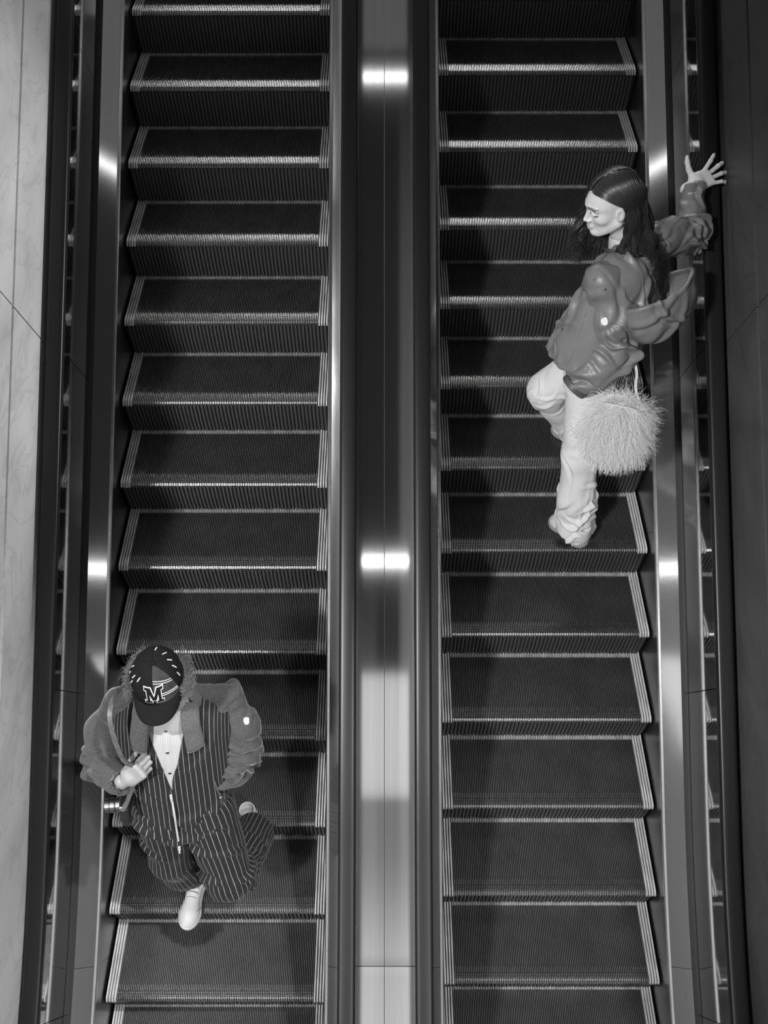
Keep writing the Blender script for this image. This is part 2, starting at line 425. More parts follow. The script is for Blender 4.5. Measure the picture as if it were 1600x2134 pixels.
def nets(fn, lo, hi, h, B=6):
    lo = np.asarray(lo, float); hi = np.asarray(hi, float)
    nb = np.ceil((np.ceil((hi - lo) / h) + 1) / B).astype(int); n = nb * B
    I = np.stack(np.meshgrid(*[np.arange(k) for k in nb], indexing='ij'), -1).reshape(-1, 3)
    fc = fn(lo + (I * B + (B - 1) / 2) * h)
    F = np.repeat(np.repeat(np.repeat(fc.reshape(nb), B, 0), B, 1), B, 2).astype(np.float32)
    fl = I[np.abs(fc) < B * h * 1.35]
    J = np.stack(np.meshgrid(*[np.arange(B)] * 3, indexing='ij'), -1).reshape(-1, 3)
    for c in range(0, len(fl), 1500):
        q = (fl[c:c + 1500, None, :] * B + J[None]).reshape(-1, 3)
        F[q[:, 0], q[:, 1], q[:, 2]] = fn(lo + q * h)
    s = F < 0
    acc = np.zeros(tuple(n - 1) + (3,), np.float32); cnt = np.zeros(tuple(n - 1), np.float32)
    sl = lambda d, m: slice(d, m - 1 + d)
    for ax in range(3):
        o1, o2 = [a for a in range(3) if a != ax]
        for d1 in (0, 1):
            for d2 in (0, 1):
                i0 = [None] * 3; i1 = [None] * 3
                i0[ax] = sl(0, n[ax]); i1[ax] = sl(1, n[ax]); i0[o1] = i1[o1] = sl(d1, n[o1]); i0[o2] = i1[o2] = sl(d2, n[o2])
                f0 = F[tuple(i0)]; f1 = F[tuple(i1)]; m = (f0 < 0) != (f1 < 0)
                t = f0[m] / (f0[m] - f1[m]); v = np.zeros((len(t), 3), np.float32); v[:, ax] = t; v[:, o1] = d1; v[:, o2] = d2
                acc[m] += v; cnt[m] += 1
    m = cnt > 0; idx = -np.ones(tuple(n - 1), np.int64); idx[m] = np.arange(m.sum())
    V = (np.argwhere(m) + acc[m] / cnt[m][:, None]) * h + lo
    Q = []
    for ax in range(3):
        o1, o2 = (ax + 1) % 3, (ax + 2) % 3
        a = [slice(None)] * 3; b = [slice(None)] * 3; a[ax] = slice(0, -1); b[ax] = slice(1, None)
        e = np.argwhere(s[tuple(a)] != s[tuple(b)])
        e = e[(e[:, o1] > 0) & (e[:, o2] > 0) & (e[:, o1] < n[o1] - 1) & (e[:, o2] < n[o2] - 1)]
        st = s[tuple(a)][tuple(e.T)]
        def c(d1, d2):
            k = e.copy(); k[:, o1] -= d1; k[:, o2] -= d2; return idx[tuple(k.T)]
        q = np.stack([c(1, 1), c(0, 1), c(0, 0), c(1, 0)], 1)
        q[~st] = q[~st][:, ::-1]; Q.append(q)
    Q = np.concatenate(Q); Q = Q[(Q >= 0).all(1)]
    return V, Q
def nmesh(name, V, Q, mats, parent=None, attrs=None, label=None, kind=None, mi=None):
    me = bpy.data.meshes.new(name); me.vertices.add(len(V)); me.vertices.foreach_set('co', np.asarray(V, np.float32).ravel())
    me.loops.add(Q.size); me.loops.foreach_set('vertex_index', Q.ravel().astype(np.int32))
    me.polygons.add(len(Q)); me.polygons.foreach_set('loop_start', (np.arange(len(Q)) * Q.shape[1]).astype(np.int32))
    me.polygons.foreach_set('use_smooth', np.ones(len(Q), bool))
    for m in (mats if isinstance(mats, (list, tuple)) else [mats]): me.materials.append(m)
    if mi is not None: me.polygons.foreach_set('material_index', np.asarray(mi, np.int32))
    for k, v in (attrs or {}).items():
        a = me.attributes.new(k, 'FLOAT', 'POINT'); a.data.foreach_set('value', np.asarray(v, np.float32))
    me.update(calc_edges=True); me.validate()
    o = bpy.data.objects.new(name, me); C.objects.link(o)
    if parent is not None:
        o.parent = parent; off = Vector((0, 0, 0)); p_ = parent
        while p_ is not None: off += Vector(p_.location); p_ = p_.parent
        o.location = -off
    if label: o['label'] = label
    if kind: o['kind'] = kind
    return o
def relax(V, Q, it=1, lam=.5):
    for _ in range(it):
        A = np.zeros_like(V); c = np.zeros(len(V))
        for i in range(4):
            for j in (1, 3):
                np.add.at(A, Q[:, i], V[Q[:, (i + j) % 4]]); np.add.at(c, Q[:, i], 1)
        V = V + lam * (A / np.maximum(c, 1)[:, None] - V)
    return V
def cat(parts):
    V, Q, o = [], [], 0
    for v, q in parts: V.append(v); Q.append(q + o); o += len(v)
    return np.concatenate(V), np.concatenate(Q)
def strands(paths, radii, sides=4):
    """tapered tubes along many polylines of equal length: paths (S, K, 3), radii (S, K)"""
    S, K, _ = paths.shape
    T = np.gradient(paths, axis=1); T /= np.linalg.norm(T, axis=2)[..., None] + 1e-9
    ref = np.array([.31, .52, .79]); A = np.cross(T, ref); A /= np.linalg.norm(A, axis=2)[..., None] + 1e-9; Bn = np.cross(T, A)
    an = np.arange(sides) * 2 * math.pi / sides
    V = paths[:, :, None] + radii[:, :, None, None] * (np.cos(an)[None, None, :, None] * A[:, :, None] + np.sin(an)[None, None, :, None] * Bn[:, :, None])
    base = (np.arange(S) * K * sides)[:, None, None]; j = np.arange(K - 1)[None, :, None] * sides; i = np.arange(sides)[None, None, :]; i2 = (i + 1) % sides
    Q = np.stack([base + j + i, base + j + i2, base + j + sides + i2, base + j + sides + i], -1).reshape(-1, 4)
    return V.reshape(-1, 3), Q
def tubemesh(name, pts, r, m, parent, sides=8, flat=None, label=None):
    """one smooth tube (or flat strap when flat=(normal, half width)) along points"""
    pts = np.asarray(pts, float); n = len(pts); d = np.r_[0, np.cumsum(np.linalg.norm(np.diff(pts, axis=0), axis=1))]; d /= d[-1]
    def cr(t):
        out = np.zeros((len(t), 3))
        for a, tt in enumerate(t):
            i = min(max(int(np.searchsorted(d, tt, 'right')) - 1, 0), n - 2); u = (tt - d[i]) / (d[i + 1] - d[i] + 1e-9)
            p0, p1, p2, p3 = pts[max(i - 1, 0)], pts[i], pts[i + 1], pts[min(i + 2, n - 1)]
            out[a] = .5 * ((2 * p1) + (-p0 + p2) * u + (2 * p0 - 5 * p1 + 4 * p2 - p3) * u * u + (-p0 + 3 * p1 - 3 * p2 + p3) * u ** 3)
        return out
    K = 6 * (n - 1) + 1; c = cr(np.linspace(0, 1, K))
    if flat is None:
        rr = np.full((1, K), r) if np.isscalar(r) else np.interp(np.linspace(0, 1, K), np.linspace(0, 1, len(r)), r)[None]
        V, Q = strands(c[None], rr, sides)
        F = [tuple(q) for q in Q] + [tuple(range(sides))[::-1], tuple(range((K - 1) * sides, K * sides))]
        return mesh(name, V, F, m, parent, True, label=label)
    nv, hw = np.asarray(flat[0], float), flat[1]
    T = np.gradient(c, axis=0); T /= np.linalg.norm(T, axis=1)[:, None]
    Sd = np.cross(T, nv); Sd /= np.linalg.norm(Sd, axis=1)[:, None]; Nn = np.cross(Sd, T)
    V = np.stack([c - Sd * hw - Nn * r, c + Sd * hw - Nn * r, c + Sd * hw + Nn * r, c - Sd * hw + Nn * r], 1).reshape(-1, 3)
    F = [(4 * j + i, 4 * j + (i + 1) % 4, 4 * j + 4 + (i + 1) % 4, 4 * j + 4 + i) for j in range(K - 1) for i in range(4)] + [(3, 2, 1, 0), tuple(4 * (K - 1) + i for i in range(4))]
    return mesh(name, V, F, m, parent, False, label=label)

def hand_sdf(p, wrist, fdir, palm, thumb, curls, spread=(.16, .04, -.06, -.2), tcurl=(.35, .3, .3), tout=.75, sc=1.0):
    """wrist centre, direction of the fingers, direction the palm faces, direction towards the thumb side"""
    f = nrm(fdir); n = np.asarray(palm, float); n = nrm(n - (n @ f) * f); t = np.cross(n, f); t = t if t @ np.asarray(thumb, float) > 0 else -t
    R = np.array([f, t, n]); q = (p - np.asarray(wrist, float)) @ R.T / sc
    d = rbox(q, (.050, 0, 0), (.044, .037, .0125), .012)
    d = smin(d, rc(q, (-.03, 0, 0), (.02, 0, 0), .026, .026), .02)
    d = smin(d, rc(q, (.02, .022, .004), (.05, .03, .006), .014, .012), .012)          # ball of the thumb
    base = [(.090, .0275), (.095, .0095), (.092, -.0095), (.084, -.0275)]
    ln = [(.043, .026, .021), (.048, .030, .022), (.044, .028, .021), (.034, .021, .019)]
    for (bx, by), L, cu, sp_, r0 in zip(base, ln, curls, spread, (.0088, .009, .0086, .0076)):
        pt = np.array([bx - .012, by, 0.]); ang = 0.; pts = [pt]; dr = np.array([math.cos(sp_), math.sin(sp_), 0])
        for l, c in zip((L[0] + .012, L[1], L[2]), cu):
            ang += c; pt = pt + l * (math.cos(ang) * dr + math.sin(ang) * np.array([0, 0, 1.])); pts.append(pt)
        d = smin(d, chain(q, pts, [r0, r0 * .97, r0 * .86, r0 * .72], .004), .006)
    pt = np.array([.022, .026, .004]); a = tout; pts = [pt]; up = 0.
    for l, c in zip((.042, .034, .028), tcurl):
        up += c; a2 = a; dr = np.array([math.cos(a2) * math.cos(up), math.sin(a2) * math.cos(up), math.sin(up)]); pt = pt + l * dr; pts.append(pt); a *= .8
    d = smin(d, chain(q, pts, [.0135, .0108, .0095, .0075], .005), .010)
    return d * sc

def attr_mat(name, build, rough=.6, sheen=0., spec=.4, bump=None, sss=0.):
    """build(nt) -> socket of the grey value"""
    m = mat(name, .5, rough, spec=spec, sheen=sheen, bump=bump, sss=sss); nt = m.node_tree; b = nt.nodes['Principled BSDF']
    s = build(nt); cb = nt.nodes.new('ShaderNodeCombineColor')
    for i in range(3): nt.links.new(s, cb.inputs[i])
    nt.links.new(cb.outputs[0], b.inputs['Base Color']); return m
def nmath(nt, op, a, b=None, c=None):
    n = nt.nodes.new('ShaderNodeMath'); n.operation = op
    for i, x in enumerate((a, b, c)):
        if x is None: continue
        if isinstance(x, (int, float)): n.inputs[i].default_value = x
        else: nt.links.new(x, n.inputs[i])
    return n.outputs[0]
def attr(nt, name):
    n = nt.nodes.new('ShaderNodeAttribute'); n.attribute_name = name; return n.outputs['Fac']
def pinstripe(name, v, stripe, period, width):
    def b(nt):
        s = attr(nt, 'stripe'); fr = nmath(nt, 'FRACT', nmath(nt, 'DIVIDE', s, period))
        ln = nmath(nt, 'LESS_THAN', nmath(nt, 'ABSOLUTE', nmath(nt, 'SUBTRACT', fr, .5)), width / period / 2)
        n = nt.nodes.new('ShaderNodeTexNoise'); n.inputs['Scale'].default_value = 900; tc = nt.nodes.new('ShaderNodeTexCoord'); nt.links.new(tc.outputs['Object'], n.inputs['Vector'])
        base = nmath(nt, 'MULTIPLY', nmath(nt, 'ADD', .6, nmath(nt, 'MULTIPLY', n.outputs['Fac'], .8)), v)
        return nmath(nt, 'ADD', base, nmath(nt, 'MULTIPLY', ln, nmath(nt, 'MULTIPLY', stripe, nmath(nt, 'ADD', .5, n.outputs['Fac']))))
    return attr_mat(name, b, .85, sheen=.1, spec=.15)
def skin_mat(name, v):
    def b(nt):
        n = nt.nodes.new('ShaderNodeTexNoise'); n.inputs['Scale'].default_value = 60; tc = nt.nodes.new('ShaderNodeTexCoord'); nt.links.new(tc.outputs['Object'], n.inputs['Vector'])
        return nmath(nt, 'MULTIPLY', nmath(nt, 'MULTIPLY', attr(nt, 'tone'), v), nmath(nt, 'ADD', .9, nmath(nt, 'MULTIPLY', n.outputs['Fac'], .2)))
    return attr_mat(name, b, .5, spec=.35, sss=.15)

def vnormals(V, Q):
    n = np.cross(V[Q[:, 2]] - V[Q[:, 0]], V[Q[:, 3]] - V[Q[:, 1]]); N = np.zeros_like(V)
    for i in range(4): np.add.at(N, Q[:, i], n)
    return N / (np.linalg.norm(N, axis=1)[:, None] + 1e-12)
def folds(V, Q, specs, seed):
    """drape folds: ridges laid on the cloth. specs: (count, mask(V)->bool, direction(c)->vec, jitter, length, width, height)"""
    r = np.random.default_rng(seed); N = vnormals(V, Q); D = np.zeros(len(V))
    for cnt, mask, dirf, jit, ln, wd, ht in specs:
        ids = np.flatnonzero(mask(V))
        if len(ids) == 0: continue
        for i in r.choice(ids, cnt):
            c, n = V[i], N[i]; d = np.asarray(dirf(c), float) + jit * r.normal(size=3); d = d - (d @ n) * n
            if np.linalg.norm(d) < 1e-6: continue
            d = nrm(d); b = np.cross(n, d); L = ln * r.uniform(.6, 1.5); w_ = wd * r.uniform(.75, 1.35); h = ht * r.uniform(.5, 1.2) * (1 if r.random() < .7 else -.8)
            q = V - c; al = q @ d; near = (np.abs(al) < 2.2 * L) & (N @ n > -.2); q = q[near]; al = al[near]
            bend = r.normal() * .5; u = (q @ b - bend * al ** 2 / L) / w_; dz = (q @ n) / (3 * w_)
            D[near] += h * (np.exp(-u * u) - .55 * np.exp(-(u - 1.5) ** 2) - .2 * np.exp(-(u + 1.6) ** 2)) * np.exp(-(al / L) ** 2) * np.exp(-dz * dz)
    return V + N * D[:, None]
# ------------------------------------------------------------------ heads and shoes
def head_sdf(q, fem=True, lids=True):
    """q in head space: x out of the face, y to its left, z up"""
    qs = q.copy(); qs[:, 1] = np.abs(qs[:, 1])
    f = ell(q, (-.012, 0, .036), (.096, .074, .086))
    f = smin(f, ell(q, (.026, 0, -.030), (.066, .058, .080)), .03)
    f = smin(f, ell(q, (.040, 0, .030), (.056, .060, .050)), .02)                      # forehead
    f = smin(f, ell(qs, (.052, .040, -.020), (.030, .024, .024)), .02)                 # cheekbone
    f = smin(f, rc(qs, (.000, .056, -.052), (.062, .016, -.096), .018, .017), .028)    # jaw
    f = smin(f, sph(q, (.076, 0, -.097), .016), .020)                                  # chin
    f = smin(f, rc(qs, (.094, .010, .026), (.080, .050, .024), .007, .006), .014)      # brow
    f = smax(f, -ell(qs, (.101, .032, .008), (.015, .018, .012)), .012)                # eye socket
    f = smin(f, rc(q, (.089, 0, .012), (.107, 0, -.028), .0070, .0075), .011)          # nose ridge
    f = smin(f, ell(q, (.106, 0, -.033), (.0105, .0095, .0078)), .006)
    f = smin(f, ell(qs, (.098, .0105, -.036), (.009, .0065, .0062)), .005)
    if lids: f = smin(f, ell(qs, (.0795, .0315, .006), (.0150, .0160, .0135)), .004)
    f = smin(f, ell(q, (.091, 0, -.0625), (.0135, .020, .0060)), .005)                   # lips
    f = smin(f, ell(q, (.090, 0, -.0725), (.0130, .0175, .0070)), .005)
    f = smax(f, -ell(q, (.106, 0, -.0670), (.008, .021, .0012)), .003)
    e = ell(qs, (-.006, .073, -.008), (.019, .009, .031)); e = smax(e, -ell(qs, (-.001, .083, -.004), (.011, .007, .019)), .004)
    f = smin(f, e, .006)
    f = smin(f, rc(q, (-.022, 0, -.06), (-.05, 0, -.19), .050 if fem else .058, .052 if fem else .062), .03)
    return f
def head_tone(q):
    t = np.ones(len(q)); qs = q.copy(); qs[:, 1] = np.abs(qs[:, 1])
    def blob(c, r, a):
        d = np.linalg.norm((qs - np.asarray(c)) / np.asarray(r), axis=1); return a * np.clip(1.3 - d, 0, .6) / .6
    t -= np.clip(blob((.099, 0, -.067), (.02, .021, .0125), .45), 0, 1)
    d = np.abs(qs[:, 2] - (.030 - 1.6 * (qs[:, 1] - .034) ** 2 * 4)); br = (d < .0048) & (qs[:, 1] > .012) & (qs[:, 1] < .055) & (q[:, 0] > .06); t[br] = .25
    ls = (np.abs(qs[:, 2] - (-.0035 + 14 * (qs[:, 1] - .0315) ** 2)) < .0030) & (np.abs(qs[:, 1] - .0315) < .0190) & (q[:, 0] > .07); t[ls] = .12
    return np.clip(t, .1, 1)
def shoe(parent, heel, toe, zs, up_m, sole_m, name='shoe', w=1.0, laces=True, tilt=0.):
    heel = np.array([heel[0], heel[1], zs]); toe = np.array([toe[0], toe[1], zs]); d = toe - heel; L = np.linalg.norm(d[:2]); x = nrm(d); fr = Frame(heel, x, (0, 0, 1))
    s = L / .28
    def out(q):                                   # plan outline
        S = [(0.00, .030), (.03, .034), (.09, .031), (.15, .040), (.20, .047), (.245, .042), (.272, .026), (.28, .012)]
        S = np.array(S) * s; hw = np.interp(q[:, 0], S[:, 0], S[:, 1]) * w; cy = np.interp(q[:, 0], [0, .12 * s, .28 * s], [0, -.002, .004])
        f = np.abs(q[:, 1] - cy) - hw; return np.maximum(np.maximum(f, -.0 - q[:, 0] - .03), q[:, 0] - .28 * s)
    def up(p):
        q = fr.loc(p)
        f = ell(q, (.035 * s, 0, .055), (.045 * s, .037 * w, .06)); f = smin(f, rc(q, (.06 * s, 0, .045), (.20 * s, 0, .030), .036 * w, .034 * w), .03)
        f = smin(f, ell(q, (.215 * s, .002, .022), (.064 * s, .046 * w, .036)), .025)
        f = smin(f, rc(q, (.045 * s, 0, .06), (.035 * s, 0, .105), .038 * w, .037 * w), .02)
        f = smax(f, -rc(q, (.04 * s, 0, .09), (.03 * s, 0, .16), .030, .034), .006)
        return smax(f, .022 - q[:, 2], .004)
    def so(p):
        q = fr.loc(p)
        f = ell(q, (.035 * s, 0, .014), (.048 * s, .041 * w, .05)); f = smin(f, rc(q, (.06 * s, 0, .014), (.2 * s, .0, .014), .039 * w, .042 * w), .03)
        f = smin(f, ell(q, (.215 * s, .002, .014), (.069 * s, .050 * w, .06)), .025)
        return smax(smax(f, q[:, 2] - .026, .004), .0015 - q[:, 2], .003)
    lo = np.minimum(heel, toe) - .07; hi = np.maximum(heel, toe) + .07; lo[2] = zs - .01; hi[2] = zs + .14
    V, Q = nets(up, lo, hi, .004); o = nmesh(name, relax(V, Q, 1), Q, up_m, parent)
    V, Q = nets(so, lo, np.r_[hi[:2], zs + .035], .004); nmesh('sole', relax(V, Q, 1), Q, sole_m, o)
    tubemesh('toe_seam', [fr.w((.175 * s, -.047 * w, .032)), fr.w((.20 * s, -.036 * w, .050)), fr.w((.215 * s, .0, .0585)), fr.w((.20 * s, .038 * w, .050)), fr.w((.175 * s, .049 * w, .032))], .0016, M['seam'], o, 5)
    if laces:
        for i in range(5):
            a = (.10 + .022 * i) * s; h = .088 - .0085 * i
            tubemesh('lace', [fr.w((a, -.026 * w, h - .018)), fr.w((a + .003, -.012, h)), fr.w((a + .003, .012, h)), fr.w((a, .026 * w, h - .018))], .0035, sole_m, o, 6)
    return o
M['seam'] = mat('grey_seam', .25, .7)
M['skin'] = skin_mat('skin', .80)
M['white_leather'] = mat('white_leather', .56, .45)
M['sole'] = mat('pale_sole', .5, .6)
M['gum'] = mat('grey_gum_sole', .25, .6)
M['white_cloth'] = mat('white_cotton', .66, .85, spec=.2, bump=((900, 900, 900), .08, .001, 2))
# ------------------------------------------------------------------ the woman on the right escalator
WZ = .0977
woman = thing('person', 'person with long dark hair, satin jacket and white trousers, hand on the handrail', 'person', (.90, .28, WZ))
M['satin'] = mat('dark_satin', .19, .40, spec=.5, bump=((16, 16, 10), .5, .014, 3))
M['satin_dark'] = mat('darker_satin_lining', .08, .4, spec=.5)
M['hair'] = mat('dark_brown_hair', .03, .32, spec=.8)
WH = Frame((.8716, .581, 1.680), (-.953, -.211, -.218), (-.214, -.043, .976))
LS, RS = np.array([.850, .410, 1.455]), np.array([1.100, .652, 1.470])
LE, LW = np.array([.925, .325, 1.165]), np.array([.795, .285, 1.015])
RE, RW = np.array([1.292, .810, 1.395]), np.array([1.305, .978, 1.508])
WT = Frame((.905, .440, 1.03), (-.705, .71, 0), (.068, .092, .458))
def w_head(p): return head_sdf(WH.loc(p))
V1, Q1 = nets(w_head, WH.o - np.array([.16, .13, .22]), WH.o + np.array([.14, .13, .14]), .0026)
tone1 = head_tone(WH.loc(V1))
RHW = np.array([1.306, .990, 1.506])
def w_hand(p):
    cu = [(-.10, .30, .3), (-.08, .42, .45), (-.06, .5, .5), (-.06, .5, .5)]
    return hand_sdf(p, RHW, .83 * np.array([1, 0, 0]) + .54 * TV - .17 * NV, -NV, TV, cu, spread=(.42, .12, -.10, -.34), tcurl=(.05, .1, .1), tout=1.3, sc=1.08)
V2, Q2 = nets(w_hand, RHW - .10, RHW + .22, .0026)
def w_body(p):
    q = WT.loc(p)
    f = tube(q, [(-.12, 0, 0, .09, .15), (0, 0, 0, .10, .155), (.2, 0, 0, .085, .125), (.4, -.01, 0, .09, .15), (.45, -.01, 0, .06, .1)], 2.2)
    f = smin(f, chain(p, [LS, LE, LW], [.045, .04, .03]), .03); f = smin(f, chain(p, [RS, RE, RW], [.045, .038, .027]), .03)
    f = smin(f, rc(p, WT.w((-.02, 0, .42)), WH.w((-.05, 0, -.17)), .055, .05), .03)
    f = smin(f, chain(p, [(.865, .37, 1.0), (.875, .29, .60), (.915, .215, .19)], [.08, .05, .035]), .04)
    return smin(f, chain(p, [(.945, .49, 1.0), (.735, .54, .75), (.93, .60, .43)], [.08, .05, .035]), .04)
V3, Q3 = nets(w_body, (.62, .10, .12), (1.42, 1.06, 1.60), .010)
V, Q = cat([(V1, Q1), (V2, Q2), (V3, Q3)])
nmesh('body', V, Q, M['skin'], woman, {'tone': np.r_[tone1, np.ones(len(V2) + len(V3))]})
# trousers
def w_trs(p):
    l = chain(p, [(.868, .375, 1.02), (.880, .290, .60), (.893, .245, .36), (.905, .228, .15)], [.098, .082, .080, .086], .03)
    r = chain(p, [(.945, .49, 1.03), (.738, .54, .755), (.80, .57, .64), (.93, .61, .42)], [.105, .086, .078, .075], .03)
    f = smin(l, r, .03); f = smin(f, ell(WT.loc(p), (0, 0, -.02), (.105, .15, .10)), .05)
    fold = .007 * ridge(p * np.array([1, 1, .55]), 5.5, 3) + .004 * wav(p, 11, 5)
    zz = p[:, 2]; low = np.clip((.62 - zz) / .35, .25, 1)
    f = f + fold * low + .012 * np.sin(zz * 75 + 6 * wav(p, 3, 9)) * np.clip((.26 - zz) / .12, 0, 1) * .5
    hem = (WZ + .022) + .10 * np.clip((.885 - p[:, 0]) / .08, -.35, 1) * .5
    f = smax(f, np.where(p[:, 1] < .40, hem - zz, .40 - zz), .008)
    return smax(f, -rc(p, (.905, .228, .0), (.900, .235, .17), .078, .066), .006)
V, Q = nets(w_trs, (.60, .10, .09), (1.10, .74, 1.16), .0055); V = relax(V, Q, 1)
V = folds(V, Q, [(26, lambda V: (V[:, 2] < .42) & (V[:, 1] < .40), lambda c: (.8, .25, .35), .35, .06, .012, .016), (14, lambda V: (V[:, 2] < .75) & (V[:, 2] > .35), lambda c: (.5, 0, -.8), .4, .08, .015, .012), (14, lambda V: np.linalg.norm(V - np.array([.76, .55, .76]), axis=1) < .16, lambda c: (.6, .1, .5), .5, .06, .010, .006), (14, lambda V: V[:, 2] > .85, lambda c: (-.6, 0, -.4), .4, .08, .014, .012)], 82)
V[:, 2] = np.where(V[:, 1] < .42, np.maximum(V[:, 2], WZ + .006), np.maximum(V[:, 2], WZ + RISE + .006))
nmesh('trousers', V, Q, M['white_cloth'], woman)
shoe(woman, (.957, .158), (.822, .330), WZ, M['white_leather'], M['gum'], 'shoe', 1.05, laces=False)
shoe(woman, (.985, .56), (.85, .74), WZ + RISE, M['white_leather'], M['gum'], 'shoe', 1.05, laces=False)
# jacket
def w_tor(p):
    q = WT.loc(p)
    f = tube(q, [(-.005, .030, .0, .175, .215), (.06, .022, .0, .168, .213), (.16, .008, 0, .152, .208), (.30, -.008, 0, .136, .200), (.39, -.015, 0, .115, .190), (.445, -.02, 0, .085, .14), (.49, -.022, 0, .062, .075)], 2.25, .015)
    return f, q
def w_jack(p):
    f, q = w_tor(p)
    f = smin(f, rc(p, LS + .45 * (WT.w((0, 0, .42)) - LS), LS + .15 * (WT.w((0, 0, .42)) - LS), .07, .050), .05)
    f = smin(f, rc(p, RS + .25 * (WT.w((0, 0, .44)) - RS), RS, .07, .066), .05)
    f = f + .004 * wav(p, 5, 26) + .006 * np.exp(-((q[:, 2] - .015) / .025) ** 2) * np.sin(np.arctan2(q[:, 1], q[:, 0]) * 18)
    qa = np.arctan2(q[:, 1], q[:, 0] + .01)
    f = f - .005 * (1 / (1 + np.exp(-(qa - .05) * 90))) * (qa < 1.5)                   # placket lapping over
    f = smax(f, -rc(q, (-.01, 0, .40), (.02, 0, .60), .052, .075), .008)
    return smax(f, -rbox(q, (.02, 0, -.06), (.16, .20, .075), .03), .006)
V, Q = nets(w_jack, (.62, .16, .92), (1.42, 1.04, 1.60), .005); V = relax(V, Q, 2)
V = folds(V, Q, [(34, lambda V: V[:, 2] > 0, lambda c: -WT.R[2] + .35 * WT.R[0], .35, .10, .014, .015), (14, lambda V: WT.loc(V)[:, 2] < .10, lambda c: WT.R[2], .2, .05, .011, .010), (16, lambda V: WT.loc(V)[:, 2] > .30, lambda c: WT.R[1] - .6 * WT.R[2], .4, .07, .013, .014)], 81)
jk = nmesh('jacket', V, Q, M['satin'], woman)
axL = nrm(LE - LS); axF = nrm(LW - LE); axR = nrm(RE - RS); axR2 = nrm(RW - RE)
def w_sl(p):
    la = chain(p, [WT.w((-.025, .085, .432)), LS, .5 * (LS + LE) + np.array([.012, -.008, 0]), LE, .5 * (LE + LW) + np.array([0, -.006, -.012]), LW], [.036, .066, .079, .082, .070, .056], .04)
    la = la + .004 * wav(p, 5, 22)
    la = smax(la, -rc(p, LW - .03 * axF, LW + .12 * axF, .050, .052), .004)
    return smax(la, (p - LW) @ axF - .010, .006)
V, Q = nets(w_sl, (.66, .16, .90), (1.08, .60, 1.60), .0045); V = relax(V, Q, 2)
V = folds(V, Q, [(9, lambda V: np.linalg.norm(V - LE, axis=1) < .12, lambda c: np.cross(axL + axF, (.24, .8, -.55)), .25, .08, .013, .024), (14, lambda V: rc(V, LS, LE, .10, .09) < 0, lambda c: axL + .5 * np.cross(axL, (0, -1, .3)), .4, .10, .016, .020), (12, lambda V: rc(V, LE, LW, .085, .06) < .005, lambda c: .6 * axF + np.cross(axF, (0, -1, .3)), .3, .07, .014, .017)], 84)
slv = nmesh('sleeve', V, Q, M['satin'], jk)
cut = lambda p: np.maximum(np.abs(rc(p, LW - .1 * axF, LW + .1 * axF, .0575, .0575)) - .0035, np.abs((p - LW) @ axF - .002) - .014)
V, Q = nets(cut, LW - .09, LW + .09, .004); nmesh('cuff', relax(V, Q, 1), Q, M['satin_dark'], jk)
def w_sr(p):
    ra = chain(p, [RS, .5 * (RS + RE), RE, .6 * RE + .4 * RW, RW], [.072, .074, .068, .053, .040], .03) + .004 * wav(p, 6, 24)
    return smax(ra, (p - RW) @ axR2 - .004, .006)
V, Q = nets(w_sr, (1.0, .54, 1.26), (1.42, 1.04, 1.60), .0045); V = relax(V, Q, 2)
V = folds(V, Q, [(16, lambda V: np.linalg.norm(V - RE, axis=1) < .12, lambda c: np.cross(axR + axR2, (.3, -.8, .5)), .3, .06, .011, .022), (12, lambda V: rc(V, RE, RW, .08, .06) < .005, lambda c: np.cross(axR2, (.3, -.8, .5)) + .4 * axR2, .3, .05, .011, .016), (8, lambda V: rc(V, RS, RE, .09, .08) < 0, lambda c: axR, .4, .08, .013, .015)], 85)
nmesh('sleeve', V, Q, M['satin'], jk)
def w_hood(p):
    q = WT.loc(p) - np.array([-.165, -.035, .33])
    e = ell(q, (0, 0, 0), (.115, .185, .165)) + .006 * ridge(p, 5, 31) + .003 * wav(p, 10, 32)
    f = np.abs(e) - .006
    cut = q @ nrm((.55, .25, .80)) - .045 + .012 * np.sin(q[:, 1] * 22)
    f = smax(f, cut, .008)
    rim = np.sqrt(e ** 2 + cut ** 2) - .010
    return smin(f, np.where(np.abs(cut) < .05, rim, 1), .006)
V, Q = nets(w_hood, WT.w((-.165, -.035, .33)) - .24, WT.w((-.165, -.035, .33)) + .24, .005); V = relax(V, Q, 1)
V = folds(V, Q, [(16, lambda V: V[:, 2] > 0, lambda c: np.cross(WT.R[0], c - WT.w((-.1, 0, .45))), .3, .10, .016, .016)], 83)
nmesh('hood', V, Q, M['satin'], woman)
WC = Frame(WT.w((-.005, 0, .452)), WT.R[0] * 1 + np.array([0, 0, -.1]), .9 * WT.R[2] + .35 * WT.R[0])
def w_col(p):
    q = WC.loc(p); r = np.sqrt((q[:, 0] * .92) ** 2 + q[:, 1] ** 2); z = q[:, 2]
    f = np.abs(r - (.083 + .35 * np.abs(z - .02))) - .005
    f = smax(f, np.abs(z - .012) - .045, .006)
    a = np.arctan2(q[:, 1], q[:, 0]); return smax(smax(f, (.38 - np.abs(a)) * r, .006), (np.abs(a) - 1.75) * r, .006) + .002 * wav(p, 9, 41)
V, Q = nets(w_col, WC.o - .16, WC.o + .16, .005); nmesh('jacket_collar', V, Q, M['satin_dark'], woman)
WC2 = Frame(.55 * WC.o + .45 * WH.w((-.04, 0, -.13)), WC.R[0], .6 * WC.R[2] + .4 * WH.R[2])
